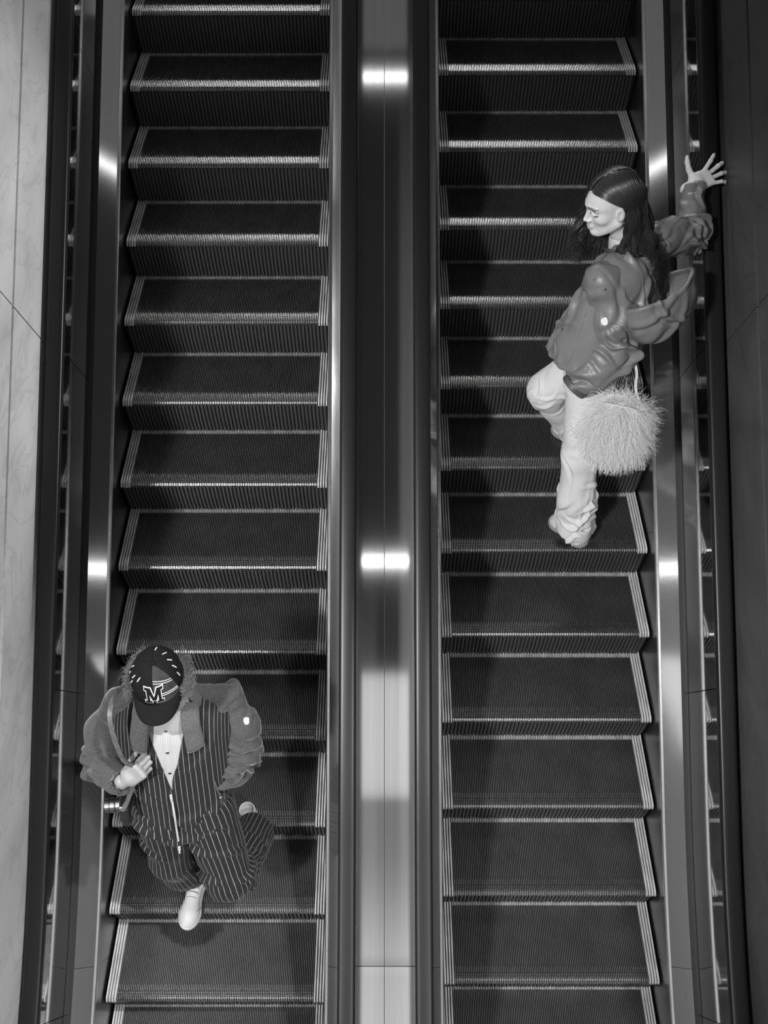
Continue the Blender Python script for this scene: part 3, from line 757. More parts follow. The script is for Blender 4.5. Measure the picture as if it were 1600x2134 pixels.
def w_shirt(p):
    q = WC2.loc(p); r = np.hypot(q[:, 0], q[:, 1]); z = q[:, 2]
    f = np.abs(r - .069 + .10 * z) - .0045; f = smax(f, np.abs(z) - .045, .005)
    return f + .0015 * wav(p, 12, 42)
V, Q = nets(w_shirt, WC2.o - .11, WC2.o + .11, .004); nmesh('shirt_collar', V, Q, M['white_cloth'], woman)
# badge, snaps
def on_mesh(o, origin, d):
    bv = BVHTree.FromPolygons([tuple(v.co) for v in o.data.vertices], [tuple(p.vertices) for p in o.data.polygons])
    h = bv.ray_cast(Vector(origin), Vector(d).normalized()); return (np.array(h[0]), np.array(h[1])) if h[0] is not None else (None, None)
def disc(name, c, n, r, h, m, parent, lobes=0, amp=0., k=28, upv=(0, 0, 1), label=None):
    fr = Frame(c, upv, n); V = []; 
    for z, sc in ((-h, 1), (h * .7, 1), (h, .8)):
        for i in range(k):
            a = 2 * math.pi * i / k; rr = r * sc * (1 + amp * math.cos(lobes * a)); V.append(fr.w((rr * math.cos(a), rr * math.sin(a), z)))
    F = [(j * k + i, j * k + (i + 1) % k, (j + 1) * k + (i + 1) % k, (j + 1) * k + i) for j in (0, 1) for i in range(k)] + [tuple(range(k))[::-1], tuple(2 * k + i for i in range(k))]
    return mesh(name, V, F, m, parent, False, label=label)
M['badge'] = mat('white_badge', .8, .5); M['snap'] = mat('metal_snap', .5, .25, 1)
def aim(u, v):
    """direction from the camera towards a picture point, to find where a small detail sits on a garment"""
    r = cam.matrix_world.to_3x3() @ Vector(((u - 800) / FPX, -(v - 1067) / FPX, -1)); return np.array(r)
def stick(o, u, v): return on_mesh(o, CAM, aim(u, v))
c, n = stick(slv, 1259, 670)
if c is not None: disc('badge', c, n, .0155, .0022, M['badge'], slv, 3, .08, label='white embroidered badge')
for (u, v) in ((1239, 583), (1261, 603), (1172, 686)):
    c1, n1 = stick(jk, u, v); c2, n2 = stick(slv, u, v)
    if c1 is None and c2 is None: continue
    use2 = c1 is None or (c2 is not None and np.linalg.norm(c2 - CAM) < np.linalg.norm(c1 - CAM))
    disc('snap', c2 if use2 else c1, n2 if use2 else n1, .0055, .002, M['snap'], slv if use2 else jk, k=12)
# hair: an inner mass and strands combed from the parting
def w_hmass(p):
    q = WH.loc(p)
    f = ell(q, (-.018, 0, .040), (.101, .083, .094))

    cutf = smax(np.where(q[:, 2] < .03, -.012, -.012 + (q[:, 2] - .03) * 1.0) - q[:, 0], q[:, 2] - .085, .01)
    f = smax(f, -cutf, .012)
    b = chain(p, [WH.w((-.07, .03, -.02)), WH.w((-.085, .035, -.12)), WH.w((-.095, .03, -.17))], [.042, .040, .012], .03)
    return smin(f, b, .03) + .002 * wav(p * np.array([1, 1, .2]), 40, 51)
V, Q = nets(w_hmass, WH.o - np.array([.2, .24, .42]), WH.o + np.array([.28, .2, .15]), .005)
hair = nmesh('hair', relax(V, Q, 1), Q, M['hair'], woman)
def hair_strands(N, side):
    r = np.random.default_rng(11 if side > 0 else 12); K = 34
    u = r.uniform(0, 1, N) ** .9; th = np.radians(28 + 118 * u)                        # along the parting, forehead to back of the crown
    lay = r.uniform(0, 1, N); t = np.linspace(0, 1, 12)[None, :]
    ca = np.array([-.016, 0, .038]); ra = np.array([.104, .084, .096])
    wgt = lambda x: x[:, None]
    x0 = np.cos(th); z0 = np.sin(th)
    if side > 0: xe = np.where(u < .45, -.14 - .8 * u, x0 * .9 - .25)
    else: xe = np.where(u < .5, .95 - 1.9 * u, x0 * .85 - .12)
    ph = t * np.radians(98)                                                            # from the parting down the side
    xx = wgt(x0) + (wgt(xe) - wgt(x0)) * t ** (2.7 if side > 0 else 1.2)
    rest = np.sqrt(np.clip(1 - np.clip(xx, -.97, .97) ** 2, 0.03, 1))
    yy = side * np.sin(ph) * rest; zz = np.cos(ph) * rest
    sc = 1.0 + .10 * lay[:, None] * np.sin(np.clip(ph, .25, 2)) + .025 * np.sin(ph * 2 + np.floor(u * 12)[:, None])
    cap = np.stack([xx * ra[0] * sc + ca[0], yy * ra[1] * sc + ca[1] + .004 * side, zz * ra[2] * sc + ca[2]], -1)
    capw = WH.o + cap @ WH.R
    end = capw[:, -1]; dirn = capw[:, -1] - capw[:, -2]
    tt = np.linspace(0, 1, K - 12 + 1)[None, 1:, None]
    g = (np.floor(u * 14) + 20 * np.floor(lay * 3)).astype(int) % 80; gr = np.random.default_rng(6).uniform(-1, 1, (80, 4))[g]
    ln = ((.39 + .06 * gr[:, 0] if side > 0 else .28 + .06 * gr[:, 0]) * r.uniform(.82, 1.05, N))[:, None, None]
    if side > 0: drift = np.stack([np.clip(.045 + .05 * gr[:, 1] + .010 * r.normal(size=N) + .05 * u, .0, .2), -.03 + .04 * gr[:, 2] + .010 * r.normal(size=N) + .03 * u, np.zeros(N)], 1)
    else: drift = np.stack([-.045 + .030 * gr[:, 1] + .010 * r.normal(size=N) + .16 * np.clip(u - .35, 0, 1), -.05 + .035 * gr[:, 2] + .010 * r.normal(size=N), np.zeros(N)], 1)
    fall = end[:, None] + drift[:, None] * tt ** 1.2 + np.array([0, 0, -1.]) * ln * tt * (1 - .12 * tt)
    phs = 3 * gr[:, 3]
    wv = np.sin(tt[..., 0] * 10.5 + phs[:, None] + .22 * r.normal(size=N)[:, None]) * .028 * tt[..., 0] ** .6
    wv2 = np.cos(tt[..., 0] * 8 + phs[:, None] * 1.7) * .020 * tt[..., 0]
    fall = fall + wv[..., None] * np.array([.8, -.4, 0]) + wv2[..., None] * np.array([.4, .8, 0])
    path = np.concatenate([capw, fall], 1); path[:, 12:] += np.cumsum(r.normal(size=(N, K - 12, 3)) * .0004, 1)
    # the hair rests on the jacket: push points out of the cloth
    flat_ = path[:, 12:].reshape(-1, 3)
    sk_ = lambda x: np.minimum(np.minimum(w_jack(x), w_sl(x)), w_col(x) - .004)
    for _ in range(3):
        dd = sk_(flat_); i_ = np.flatnonzero(dd < .007)
        if len(i_) == 0: break
        x_ = flat_[i_]; e_ = .004; G = np.stack([sk_(x_ + np.eye(3)[a] * e_) - sk_(x_ - np.eye(3)[a] * e_) for a in range(3)], 1); G /= np.linalg.norm(G, axis=1)[:, None] + 1e-9
        flat_[i_] += G * (.008 - dd[i_])[:, None]
    path[:, 12:] = flat_.reshape(N, K - 12, 3)
    path[:, 12:] += np.array([0, 0, 1]) * (r.uniform(0, .008, N)[:, None, None] * np.linspace(0, 1, K - 12)[None, :, None])
    rad = np.interp(np.linspace(0, 1, K), [0, .1, .6, 1], [.0008, .0012, .0011, .0003])[None] * r.uniform(.7, 1.3, N)[:, None]
    return strands(path, rad, 4)
for sd, nn in ((1, 5200), (-1, 2600)):
    V, Q = hair_strands(nn, sd); nmesh('hair_strands', V, Q, M['hair'], hair, kind='stuff')
# fluffy bag
bag = thing('handbag', 'white shaggy fur shoulder bag hanging at the hip of the dark-haired person', 'bag', (.966, .168, .75))
M['fur'] = mat('white_shaggy_fur', .95, .8, spec=.2)
BC = np.array([.966, .168, .905]); BF = Frame(BC, (1, -.25, 0), (.10, .05, 1))
def b_core(p):
    q = BF.loc(p); f = smin(ell(q, (0, 0, -.035), (.112, .060, .115)), rbox(q, (0, 0, .06), (.085, .040, .075), .035), .04)
    return smax(f, -rbox(q, (0, 0, .13), (.075, .022, .03), .02), .01) + .004 * wav(p, 8, 61)
V, Q = nets(b_core, BC - .2, BC + .2, .006); core = nmesh('bag_body', V, Q, M['fur'], bag)
def fur(N, K=9):
    r = np.random.default_rng(71); nV = np.array([v.normal for v in core.data.vertices]); i = r.integers(0, len(V), N); p0 = V[i]; n0 = nV[i]
    d = n0 * .6 + r.normal(size=(N, 3)) * .38 + np.array([0, -.1, -.42]); d /= np.linalg.norm(d, axis=1)[:, None]
    L = r.uniform(.03, .095, N); t = np.linspace(0, 1, K)
    s1 = np.cross(d, r.normal(size=(N, 3))); s1 /= np.linalg.norm(s1, axis=1)[:, None]; s2 = np.cross(d, s1)
    fr_ = r.uniform(5, 11, N); ph = r.uniform(0, 6.28, N); am = r.uniform(.003, .009, N)
    a = fr_[:, None] * t[None] + ph[:, None]
    path = p0[:, None] + d[:, None] * (L[:, None] * t[None])[..., None] + (np.sin(a) * am[:, None] * t[None] ** .7)[..., None] * s1[:, None] + (np.cos(a) * am[:, None] * t[None] ** .7)[..., None] * s2[:, None]
    path[..., 2] -= .018 * t[None] ** 2
    return strands(path, np.interp(t, [0, 1], [.0006, .0003])[None] * r.uniform(.7, 1.4, N)[:, None], 3)
Vf, Qf = fur(12000); nmesh('fur', Vf, Qf, M['fur'], core, kind='stuff')
tubemesh('strap', [WT.w((-.07, .12, .40)), WT.w((-.09, .14, .30)), LE + np.array([.03, .05, .08]), (1.020, .270, 1.13), (1.025, .225, 1.06), BF.w((.062, 0, .130))], .0022, M['white_leather'], bag, flat=((-.2, -.8, .55), .0050))
tubemesh('handle', [BF.w((-.08, -.035, .12)), BF.w((-.03, -.05, .135)), BF.w((.04, -.05, .135)), BF.w((.09, -.035, .11))], .005, M['white_leather'], bag)
# ------------------------------------------------------------------ the man on the left escalator
MZ = -.8545
man = thing('person', 'person in dark cap and pinstriped suit walking down, camera slung at the side', 'person', (-.80, -1.15, MZ))
M['pin'] = pinstripe('dark_pinstripe_wool', .018, .22, .0215, .0022)
M['wool'] = mat('grey_wool_sleeve', .065, .9, spec=.2, sheen=.4, noise=((260, 260, 260), .35, 3), bump=((500, 500, 500), .25, .002, 2))
M['cord'] = mat('grey_corduroy_collar', .085, .9, spec=.2, sheen=.3, noise=((300, 300, 300), .4, 3))
M['knit'] = None; M['skin_m'] = skin_mat('man_skin_dimmed', .29)  # skin value lowered to offset the strong light on the man
def _knit(nt):
    s = attr(nt, 'stripe'); fr = nmath(nt, 'SINE', nmath(nt, 'MULTIPLY', s, 6.283 / .0065))
    return nmath(nt, 'ADD', .40, nmath(nt, 'MULTIPLY', fr, .08))
M['knit'] = attr_mat('ribbed_white_knit', _knit, .85, spec=.2)
M['zip'] = mat('silver_zip', .62, .4, .3); M['cap'] = mat('black_cap_wool', .009, .9, spec=.12, noise=((300, 300, 300), .3, 2))
M['cap_l'] = mat('charcoal_velvet_panel', .035, .85, spec=.2, sheen=.2, noise=((40, 40, 40), .35, 3))
M['thread'] = mat('white_embroidery', .62, .8); M['brown_hair'] = mat('brown_curly_hair', .14, .5)
M['strap_l'] = mat('grey_leather_strap', .085, .4, noise=((60, 60, 60), .25, 3)); M['camchrome'] = mat('camera_silver', .55, .3, 1)
mw = lambda x, y, h: np.array([x, y, MZ + h])
MT = Frame(mw(-.812, -1.085, .85), (.06, -1, .12), (.012, .17, .55))           # torso, from the hips up
MRS, MLS = MT.w((-.060, -.205, .490)), MT.w((-.060, .205, .505))
MRE, MRW = mw(-1.095, -1.02, 1.13), mw(-.975, -1.150, 1.205)
MLE, MLW = mw(-.553, -.985, 1.12), mw(-.690, -1.050, .945)
# head bowed under the cap
MH = Frame(mw(-.787, -.975, 1.630), (.09, -.97, -.05), (.02, -.06, .98))
def m_head(p): return head_sdf(MH.loc(p), False)
V1, Q1 = nets(m_head, MH.o - np.array([.13, .17, .22]), MH.o + np.array([.13, .15, .15]), .0035)
t1 = head_tone(MH.loc(V1))
RH = mw(-.958, -1.150, 1.215)
def m_hand(p):
    cu = [(1.25, 1.3, .7), (1.32, 1.35, .7), (1.36, 1.35, .7), (1.4, 1.3, .6)]
    return hand_sdf(p, RH, (.62, .10, .60), (.35, .85, -.35), (-.6, .3, .75), cu, spread=(.05, .01, -.03, -.08), tcurl=(.35, .2, .25), tout=.45)
V2, Q2 = nets(m_hand, RH - .10, RH + .17, .003)
def m_body(p):
    q = MT.loc(p)
    f = tube(q, [(-.10, 0, 0, .09, .14), (0, 0, 0, .10, .15), (.25, 0, 0, .09, .14), (.5, -.01, 0, .09, .17), (.56, -.01, 0, .06, .12)], 2.2)
    f = smin(f, chain(p, [MRS, MRE, MRW], [.05, .04, .03]), .03); f = smin(f, chain(p, [MLS, MLE, MLW], [.05, .04, .03]), .03)
    f = smin(f, rc(p, MT.w((0, 0, .53)), MH.w((-.05, 0, -.17)), .06, .055), .03)
    f = smin(f, chain(p, [mw(-.900, -1.10, .84), mw(-.90, -1.20, .46), mw(-.880, -1.135, .09)], [.08, .05, .035]), .04)
    return smin(f, chain(p, [mw(-.715, -1.10, .84), mw(-.648, -1.255, .49), mw(-.605, -.965, .33)], [.08, .05, .035]), .04)
V3, Q3 = nets(m_body, (-1.2, -1.40, MZ + .02), (-.42, -.80, MZ + 1.52), .011)
V, Q = cat([(V1, Q1), (V2, Q2), (V3, Q3)])
nmesh('body', V, Q, M['skin_m'], man, {'tone': np.r_[t1, np.ones(len(V2) + len(V3))]})
# trousers: each leg keeps its own stripe coordinate
LR = [mw(-.900, -1.10, .85), mw(-.912, -1.165, .48), mw(-.895, -1.150, .30), mw(-.882, -1.105, .165)]
LL = [mw(-.720, -1.10, .85), mw(-.652, -1.250, .49), mw(-.618, -1.10, .37), mw(-.596, -.985, .29)]
def leg(p, pts, rad): return chain(p, pts, rad, .04)
def m_trs(p):
    l = leg(p, LL, [.115, .098, .088, .096]); r = leg(p, LR, [.115, .090, .082, .085])
    f = np.minimum(smin(l, ell(MT.loc(p), (0, .05, -.03), (.12, .14, .13)), .05), smin(r, ell(MT.loc(p), (0, -.05, -.03), (.12, .14, .13)), .05))
    f = smin(l, r, .012); f = smin(f, ell(MT.loc(p), (.0, 0, -.02), (.125, .185, .11)), .05)
    f = f + .004 * wav(p, 5, 101)
    dL = nrm(LL[3] - LL[2]); dR = nrm(LR[3] - LR[2])
    f = smax(f, np.where(r < l, (p - LR[3]) @ dR - .01, (p - LL[3]) @ dL - .02), .008)
    f = smax(f, -rc(p, LR[3] - .03 * dR, LR[3] + .2 * dR, .074, .078), .005)
    return smax(f, -rc(p, LL[3] - .03 * dL, LL[3] + .2 * dL, .085, .09), .005)
V, Q = nets(m_trs, (-1.08, -1.42, MZ + .05), (-.44, -.84, MZ + 1.04), .0055); V = relax(V, Q, 2)
def leg_coord(V, pts, ref):
    """arc length round the leg, measured from its front crease"""
    P_ = np.array(pts); best = np.full(len(V), 1e9); out = np.zeros(len(V))
    for a, b in zip(P_[:-1], P_[1:]):
        d = b - a; t = np.clip((V - a) @ d / (d @ d), 0, 1); c = a + t[:, None] * d; r = np.linalg.norm(V - c, axis=1)
        x = nrm(d); f0 = ref - (ref @ x) * x; f0 = nrm(f0); s0 = np.cross(x, f0); q = V - c
        ang = np.arctan2(q @ s0, q @ f0); m = r < best; out[m] = (ang * .095)[m]; best[m] = r[m]
    return out, best
fz = lambda V: V[:, 2]
V = folds(V, Q, [(14, lambda V: V[:, 2] > MZ + .66, lambda c: (1, 0, -.25 if c[0] > -.79 else .25), .25, .08, .014, .016), (10, lambda V: (V[:, 2] < MZ + .40) & (V[:, 0] < -.8), lambda c: (1, 0, .2), .4, .05, .010, .015), (16, lambda V: np.linalg.norm(V - LL[1], axis=1) < .17, lambda c: (.4, -.2, .8), .4, .08, .014, .014)], 102)
sR, dR_ = leg_coord(V, LR, np.array([0, -1, .15])); sL, dL_ = leg_coord(V, LL, np.array([0, -.8, .6]))
onR = dR_ < dL_
Vn = Q[(onR[Q].sum(1) >= 2)]; Vm = Q[(onR[Q].sum(1) < 2)]
def sub(V, Q, s):
    u = np.unique(Q); m = -np.ones(len(V), int); m[u] = np.arange(len(u)); return V[u], m[Q], s[u]
trs = None
for qq, ss in ((Vn, sR), (Vm, sL)):
    v, q, st = sub(V, qq, ss); o = nmesh('trouser_leg', v, q, M['pin'], man, {'stripe': st + .5})
shoe(man, (-.868, -1.065), (-.905, -1.325), MZ, M['white_leather'], M['sole'], 'shoe', 1.0)
shoe(man, (-.640, -.86), (-.575, -1.105), -.6372, M['white_leather'], M['sole'], 'shoe', 1.0)
# jacket body (pinstripe), open at the neck down to the zip
SEC = [(-.10, .010, 0, .118, .165), (-.06, .012, 0, .122, .178), (.06, .012, 0, .120, .185), (.20, .008, 0, .118, .198), (.34, .002, 0, .118, .222), (.44, -.005, 0, .112, .238), (.50, -.012, 0, .098, .222), (.545, -.02, 0, .076, .15), (.575, -.028, 0, .058, .08)]
def m_jack(p):
    q = MT.loc(p); f = tube(q, SEC, 2.35, .02) + .003 * wav(p, 5, 111)
    f = smax(f, -rc(q, (-.02, 0, .49), (.02, 0, .68), .060, .085), .01)
    vw = np.interp(q[:, 2], [.20, .54], [.0, .078]); V_ = np.maximum(np.abs(q[:, 1] + .012) - vw, .02 - q[:, 0])
    V_ = np.maximum(V_, .20 - q[:, 2])
    f = smax(f, -V_, .006)
    return smax(f, -rbox(q, (0, 0, -.15), (.095, .145, .08), .04), .006)
V, Q = nets(m_jack, MT.o - np.array([.26, .30, .30]), MT.o + np.array([.26, .38, .66]), .005); V = relax(V, Q, 2)
V = folds(V, Q, [(16, lambda V: (MT.loc(V)[:, 2] > -.1) & (MT.loc(V)[:, 2] < .42), lambda c: MT.R[2] + .4 * MT.R[1] * np.sign(MT.loc(c[None])[0, 1]), .25, .12, .016, .012), (14, lambda V: MT.loc(V)[:, 2] < .06, lambda c: MT.R[1], .4, .07, .014, .013), (8, lambda V: MT.loc(V)[:, 1] < -.10, lambda c: MT.R[2], .4, .08, .014, .009)], 112)
q = MT.loc(V); th = np.arctan2(q[:, 1] + .0, q[:, 0] + .02)
mj = nmesh('jacket', V, Q, M['pin'], man, {'stripe': np.where(q[:, 0] > -.02, np.interp(q[:, 1], [-.24, -.16, .16, .24], [-.31, -.17, .17, .31]), q[:, 1] * 1.1) + .5})
# knit shirt showing in the opening
def m_shirt(p):
    q = MT.loc(p); S = np.array(SEC); S = S[1:]; f = tube(q, [(a, b, c, d - .016, e - .02) for a, b, c, d, e in S], 2.3, .02)
    f = smin(f, rc(p, MT.w((-.02, 0, .53)), MH.w((-.035, 0, -.14)), .068, .064), .03)
    f = smax(f, -rc(p, MH.w((-.045, 0, -.125)), MH.w((-.03, 0, -.02)), .060, .070), .006)
    g = np.abs(q[:, 1] + .012) - .013
    f = smax(f, np.abs(q[:, 1] + .01) - .10, .01); return f - .004 * (1 / (1 + np.exp(g * 900))) * (q[:, 0] > .05)
V, Q = nets(m_shirt, MT.w((0, 0, .4)) - np.array([.2, .22, .26]), MT.w((0, 0, .4)) + np.array([.2, .22, .30]), .005); q = MT.loc(V)
ms = nmesh('knit_shirt', relax(V, Q, 1), Q, M['knit'], man, {'stripe': q[:, 1]})
for zz in (.30, .40, .49):
    c, n = on_mesh(ms, MT.w((.4, -.012, zz)), -MT.R[0])
    if c is not None: disc('button', c, n, .0065, .003, M['snap'], ms, k=14)
# sleeves
def sleeve(pts, rad, lo, hi, spec, seed, cuff=None):
    pts = [np.asarray(x, float) for x in pts]
    d = nrm(pts[-1] - pts[-2])
    def f(p):
        g = chain(p, pts, rad, .03) + .004 * wav(p, 5, seed)
        g = smax(g, (p - pts[-1]) @ d - .012, .008)
        return smax(g, -rc(p, pts[-1] - .02 * d, pts[-1] + .1 * d, rad[-1] - .008, rad[-1] - .006), .004)
    V, Q = nets(f, lo, hi, .0048); V = relax(V, Q, 2); V = folds(V, Q, spec, seed)
    return nmesh('sleeve', V, Q, M['wool'], mj)
aR, aR2 = nrm(MRE - MRS), nrm(MRW - MRE); aL, aL2 = nrm(MLE - MLS), nrm(MLW - MLE); vw_ = nrm(np.array([.6, -1.4, 3.3]))
sR_ = sleeve([MT.w((-.055, -.075, .555)), MRS, .5 * (MRS + MRE) + np.array([-.02, 0, 0]), MRE, .5 * (MRE + MRW), MRW], [.036, .060, .070, .072, .064, .050], (-1.22, -1.28, MZ + .98), (-.76, -.80, MZ + 1.52),
    [(12, lambda V: np.linalg.norm(V - MRE, axis=1) < .12, lambda c: np.cross(aR + aR2, vw_), .3, .07, .013, .022), (12, lambda V: V[:, 2] > MZ + 1.2, lambda c: np.cross(aR, vw_) + .4 * aR, .3, .08, .015, .017)], 121)
sL_ = sleeve([MT.w((-.055, .075, .555)), MLS, .5 * (MLS + MLE) + np.array([.025, 0, 0]), MLE, .5 * (MLE + MLW), MLW], [.036, .060, .070, .072, .064, .05], (-.84, -1.28, MZ + .84), (-.40, -.80, MZ + 1.54),
    [(16, lambda V: (np.linalg.norm(V - MLE, axis=1) < .13) & (V[:, 2] > MZ + 1.02), lambda c: np.cross(aL + aL2, vw_), .25, .07, .012, .024), (9, lambda V: (V[:, 2] < MZ + 1.1) & (V[:, 2] > MZ + 1.02), lambda c: np.cross(aL2, vw_), .3, .06, .012, .02), (7, lambda V: V[:, 2] > MZ + 1.25, lambda c: np.cross(aL, vw_) + .5 * aL, .3, .08, .016, .014)], 122)
c, n = stick(sL_, 514, 1502)
if c is not None: disc('badge', c, n, .014, .0022, M['badge'], sL_, 3, .08, label='small white round badge')
# collar
def front_x(y, z):
    S = np.array(SEC); a, b, cx = np.interp(z, S[:, 0], S[:, 3]), np.interp(z, S[:, 0], S[:, 4]), np.interp(z, S[:, 0], S[:, 1])
    return cx + a * max(0, 1 - (min(abs(y), b * .99) / b) ** 2.35) ** (1 / 2.35)
def collar():
    V, F = [], []
    for sg in (-1, 1):                                               # the two points of the collar
        A = [np.array(c) for c in ((.052, .575), (.118, .560), (.138, .440), (.074, .415))]; n = 9; o = len(V)
        for i in range(n):
            for j in range(n):
                u, v = i / (n - 1), j / (n - 1); y, z = (1 - u) * ((1 - v) * A[0] + v * A[3]) + u * ((1 - v) * A[1] + v * A[2])
                x = max(front_x(y, min(z, .50)), .02 + .045 * (1 - u)) + .012 + .008 * math.sin(u * 3.1)
                x = x * min(1, v * 2.2 + .25) if v < .35 else x
                V.append(MT.w((x, sg * y - .008, z + .012 * (1 - v))))
        fs = [(o + i * n + j, o + i * n + j + 1, o + (i + 1) * n + j + 1, o + (i + 1) * n + j) for i in range(n - 1) for j in range(n - 1)]
        F += fs if sg < 0 else [f[::-1] for f in fs]
    nu, nv = 33, 6; o = len(V)                                       # the fall round the back of the neck
    for i in range(nu):
        a = -2.0 + 4.0 * i / (nu - 1)
        for j in range(nv):
            v = j / (nv - 1); r = .072 + .055 * v; V.append(MT.w((-.022 - r * math.cos(a) * .95, r * math.sin(a) - .008, .590 + .018 * math.sin(min(1.57, v * 4)) - .055 * v)))
    F += [(o + i * nv + j, o + (i + 1) * nv + j, o + (i + 1) * nv + j + 1, o + i * nv + j + 1) for i in range(nu - 1) for j in range(nv - 1)]
    ob = mesh('collar', V, F, M['cord'], man, True); md = ob.modifiers.new('s', 'SOLIDIFY'); md.thickness = .008; md.offset = 0
    return ob
collar()
# zip
zp = []
for z in (.20, .10, .0, -.095):
    c, n = on_mesh(mj, MT.w((.5, -.012, z)), -MT.R[0]); zp.append(c + n * .005 if c is not None else MT.w((.16, -.012, z)))
zo = tubemesh('zip', zp, .0025, M['zip'], mj, flat=(MT.R[0], .0036))
for k_, dz in ((0, .0), (-1, .0)):
    c = zp[k_]; V, F = boxvf(-.003, .003, -.005, .005, -.009, .009); V = [c + MT.R[0] * (.006 + v[0]) + MT.R[1] * v[1] + MT.R[2] * v[2] for v in V]; mesh('zip_slider', V, F, M['zip'], zo)
    V, F = boxvf(-.002, .002, -.003, .003, -.026, -.008); V = [c + MT.R[0] * (.010 + v[0]) + MT.R[1] * v[1] + MT.R[2] * v[2] for v in V]; mesh('zip_pull', V, F, M['zip'], zo)
c, n = stick(mj, 461, 1663)
if c is not None: disc('snap', c, n, .007, .003, M['snap'], mj, k=14)
# pocket welt by the hand
pw = [stick(mj, u, v) for u, v in ((447, 1628), (452, 1645), (460, 1662), (466, 1676))]
pw = [c + n * .003 for c, n in pw if c is not None]
if len(pw) >= 3: tubemesh('pocket_welt', pw, .003, M['wool'], mj, 6)
# ------------------------------------------------------------------ cap, hair, camera
CF = Frame(MH.w((.0, 0, .048)), MH.R[0], MH.R[2] + .05 * MH.R[0])
CR = np.array([.102, .088, .092])
def cap_pt(th, el, off=0.):
    """azimuth from the front, elevation"""
    d = np.array([math.cos(el) * math.cos(th), math.cos(el) * math.sin(th), math.sin(el)]); r = CR + off
    return CF.w(d * r)
capo = None
cap_root = mesh('cap', *(lambda V, F: (V, F))([cap_pt(2 * math.pi * i / 48, -.08 + j * .06) for j in range(3) for i in range(48)], [(j * 48 + i, j * 48 + (i + 1) % 48, (j + 1) * 48 + (i + 1) % 48, (j + 1) * 48 + i) for j in range(2) for i in range(48)]), M['cap'], man, True, label='dark baseball cap with a white-edged letter')
tones = [M['cap_l'], M['cap'], M['cap'], M['cap'], M['cap'], M['cap']]     # panels, the front-left one of lighter velvet
for k in range(6):
    a0, a1 = k * math.pi / 3 + .003, (k + 1) * math.pi / 3 - .003; V, F = [], []
    nu, nv = 12, 14
    for i in range(nu + 1):
        for j in range(nv + 1):
            e = -.06 + (math.pi / 2 + .06) * j / nv; a = a0 + (a1 - a0) * i / nu
            edge = min(i, nu - i) / nu; V.append(cap_pt(a, e, .0012 + .0022 * min(1, edge * 5)))
    for i in range(nu):
        for j in range(nv): F.append((i * (nv + 1) + j, (i + 1) * (nv + 1) + j, (i + 1) * (nv + 1) + j + 1, i * (nv + 1) + j + 1))
    mesh('cap_panel', V, F, tones[k], cap_root, True)
def cap_strip(name, pts, w, m, off=.0045):
    P_ = np.array([cap_pt(a, e, off) for a, e in pts]); return tubemesh(name, P_, .0008, m, cap_root, flat=(nrm(P_.mean(0) - CF.o), w))
# twin piping lines across the velvet panel, dashes on the back panels
for e0, e1 in ((.99, .71), (.91, .63), (.50, .27), (.42, .19)):
    cap_strip('piping', [(.03 + .97 * t, e0 + (e1 - e0) * t + .05 * math.sin(t * 3)) for t in np.linspace(0, 1, 6)], .0010, M['thread'])
for a, e in ((1.35, .35), (1.55, .62), (1.85, .80), (2.35, .86), (3.0, .80), (-.9, .75), (-1.2, .35), (-1.25, .60), (-1.6, .30), (-1.75, .55)):
    cap_strip('piping_dash', [(a, e), (a + .02, e + .10), (a + .03, e + .2)], .0018, M['thread'])
disc('cap_button', cap_pt(0, math.pi / 2, .004), CF.R[2], .008, .003, M['cap'], cap_root, k=16)
# brim
def brim():
    nu, nv = 25, 9; V, F = [], []
    for i in range(nu):
        a = -1.18 + 2.36 * i / (nu - 1)
        for j in range(nv):
            t = j / (nv - 1); c = CF.loc(cap_pt(a, -.06, .002)[None])[0]
            L = .074 * max(0, 1 - (abs(a) / 1.22) ** 3.2)
            x = c[0] + L * t * .98; y = c[1] * (1 + .02 * t * 0); z = c[2] - .016 * t - 1.9 * y * y * (.4 + .6 * t) + .004 * math.sin(t * 3)
            V.append(CF.w((x, y, z)))
    for i in range(nu - 1):
        for j in range(nv - 1): F.append((i * nv + j, i * nv + j + 1, (i + 1) * nv + j + 1, (i + 1) * nv + j))
    o = mesh('brim', V, F, M['cap'], cap_root, True); md = o.modifiers.new('s', 'SOLIDIFY'); md.thickness = .005; md.offset = 0
brim()
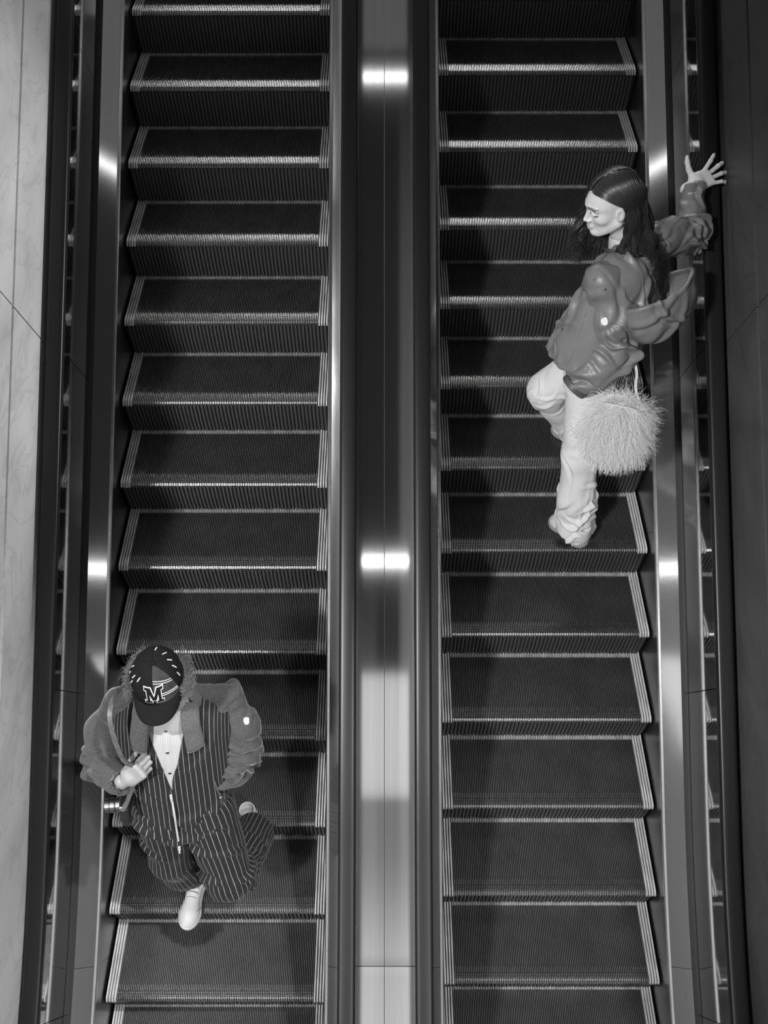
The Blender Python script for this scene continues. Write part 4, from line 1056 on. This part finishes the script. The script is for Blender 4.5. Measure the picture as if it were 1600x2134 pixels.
# slab-serif letter M, white edge under a dark face, wrapped on the front of the crown
def letter(name, grow, off, m):
    segs = []                                                        # convex quads in letter space (u across, v up), unit height 1
    g = grow
    def q(*p): segs.append(np.array(p, float))
    def rect(x0, x1, y0, y1): q((x0 - g, y0 - g), (x1 + g, y0 - g), (x1 + g, y1 + g), (x0 - g, y1 + g))
    rect(-.46, -.28, .0, 1.); rect(.28, .46, 0, 1.)
    rect(-.60, -.16, .0, .17); rect(.16, .60, 0, .17); rect(-.60, -.28, .83, 1.); rect(.28, .60, .83, 1.)
    def bar(ax, ay, bx, by, w_):
        q((ax - w_ - g, ay + g), (bx - w_ * .9 - g, by - g), (bx + w_ * .9 + g, by - g), (ax + w_ + g, ay + g))
    bar(-.32, 1., -.015, .20, .115); bar(.32, 1., .015, .20, .115)
    V, F = [], []; n = 8; H_ = .060
    for s in segs:
        o = len(V)
        for i in range(n + 1):
            for j in range(n + 1):
                u, v = i / n, j / n; p = (1 - u) * (1 - v) * s[0] + u * (1 - v) * s[1] + u * v * s[2] + (1 - u) * v * s[3]
                a = p[0] * H_ / .100 + .02; e = .16 + (p[1]) * H_ / .098
                V.append(cap_pt(a / math.cos(min(e, .9)) * .92, e, off))
        F += [(o + i * (n + 1) + j, o + (i + 1) * (n + 1) + j, o + (i + 1) * (n + 1) + j + 1, o + i * (n + 1) + j + 1) for i in range(n) for j in range(n)]
    ob = mesh(name, V, F, m, cap_root, True); return ob
letter('letter_edge', .055, .0062, M['thread']); letter('letter_face', -.005, .0074, M['cap'])
# curls under the cap
def curls(N):
    r = np.random.default_rng(131); K = 12; t = np.linspace(0, 1, K)
    a = np.where(r.random(N) < .55, r.uniform(1.0, 2.4, N), r.uniform(-2.6, -1.1, N)); e = r.uniform(-.35, -.02, N)
    p0 = np.array([cap_pt(x, y, -.004) for x, y in zip(a, e)]); out = p0 - CF.o; out /= np.linalg.norm(out, axis=1)[:, None]
    d = out * .9 + r.normal(size=(N, 3)) * .3 + np.array([0, .1, -.5]); d /= np.linalg.norm(d, axis=1)[:, None]
    s1 = np.cross(d, r.normal(size=(N, 3))); s1 /= np.linalg.norm(s1, axis=1)[:, None]; s2 = np.cross(d, s1)
    L = r.uniform(.025, .055, N); an = 11 * t[None] + r.uniform(0, 6.28, N)[:, None]
    path = p0[:, None] + d[:, None] * (L[:, None] * t)[..., None] + .008 * (t[None] ** .6 * np.sin(an))[..., None] * s1[:, None] + .008 * (t[None] ** .6 * np.cos(an))[..., None] * s2[:, None]
    return strands(path, np.interp(t, [0, 1], [.0008, .0004])[None] * np.ones((N, 1)), 4)
V, Q = curls(1600); nmesh('hair', V, Q, M['brown_hair'], man, kind='stuff')
# camera hanging from a leather strap held in the right hand
camo = thing('camera', 'small silver and black photo camera hanging from a leather strap', 'camera', tuple(mw(-1.0, -1.165, .98)))
KF = Frame(mw(-1.000, -1.165, 1.03), (-1, -.15, -.05), (0, .35, 1))
def pbox(name, c, h, m, parent, r=.006):
    V, Q = nets(lambda p: rbox(KF.loc(p), c, h, r), KF.w(c) - .10, KF.w(c) + .10, .004); return nmesh(name, V, Q, m, parent)
kb = pbox('camera_body', (-.005, 0, 0), (.018, .062, .034), M['black'], camo)
pbox('top_plate', (-.005, 0, .036), (.017, .060, .010), M['camchrome'], camo)
def ring(name, x0, x1, r, m, parent, k=24):
    V = [KF.w((x, r * math.cos(2 * math.pi * i / k), r * math.sin(2 * math.pi * i / k))) for x in (x0, x1) for i in range(k)]
    F = [(i, (i + 1) % k, k + (i + 1) % k, k + i) for i in range(k)] + [tuple(range(k))[::-1], tuple(range(k, 2 * k))]; return mesh(name, V, F, m, parent)
le = ring('lens', .010, .030, .030, M['camchrome'], camo)
for i, (x0, x1, r) in enumerate(((.030, .036, .027), (.036, .052, .0285), (.052, .056, .026), (.056, .072, .027))): ring('lens_ring', x0, x1, r, M['camchrome'] if i % 2 else M['black'], le)
tubemesh('strap', [KF.w((0, .060, .03)), mw(-.965, -1.185, 1.12), RH + np.array([.045, .016, .050]), mw(-.945, -1.13, 1.33), mw(-.975, -1.075, 1.42), mw(-.985, -1.01, 1.485), mw(-.965, -.93, 1.49), mw(-.92, -.86, 1.42)], .0025, M['strap_l'], camo, flat=((.1, -.7, .7), .0085))
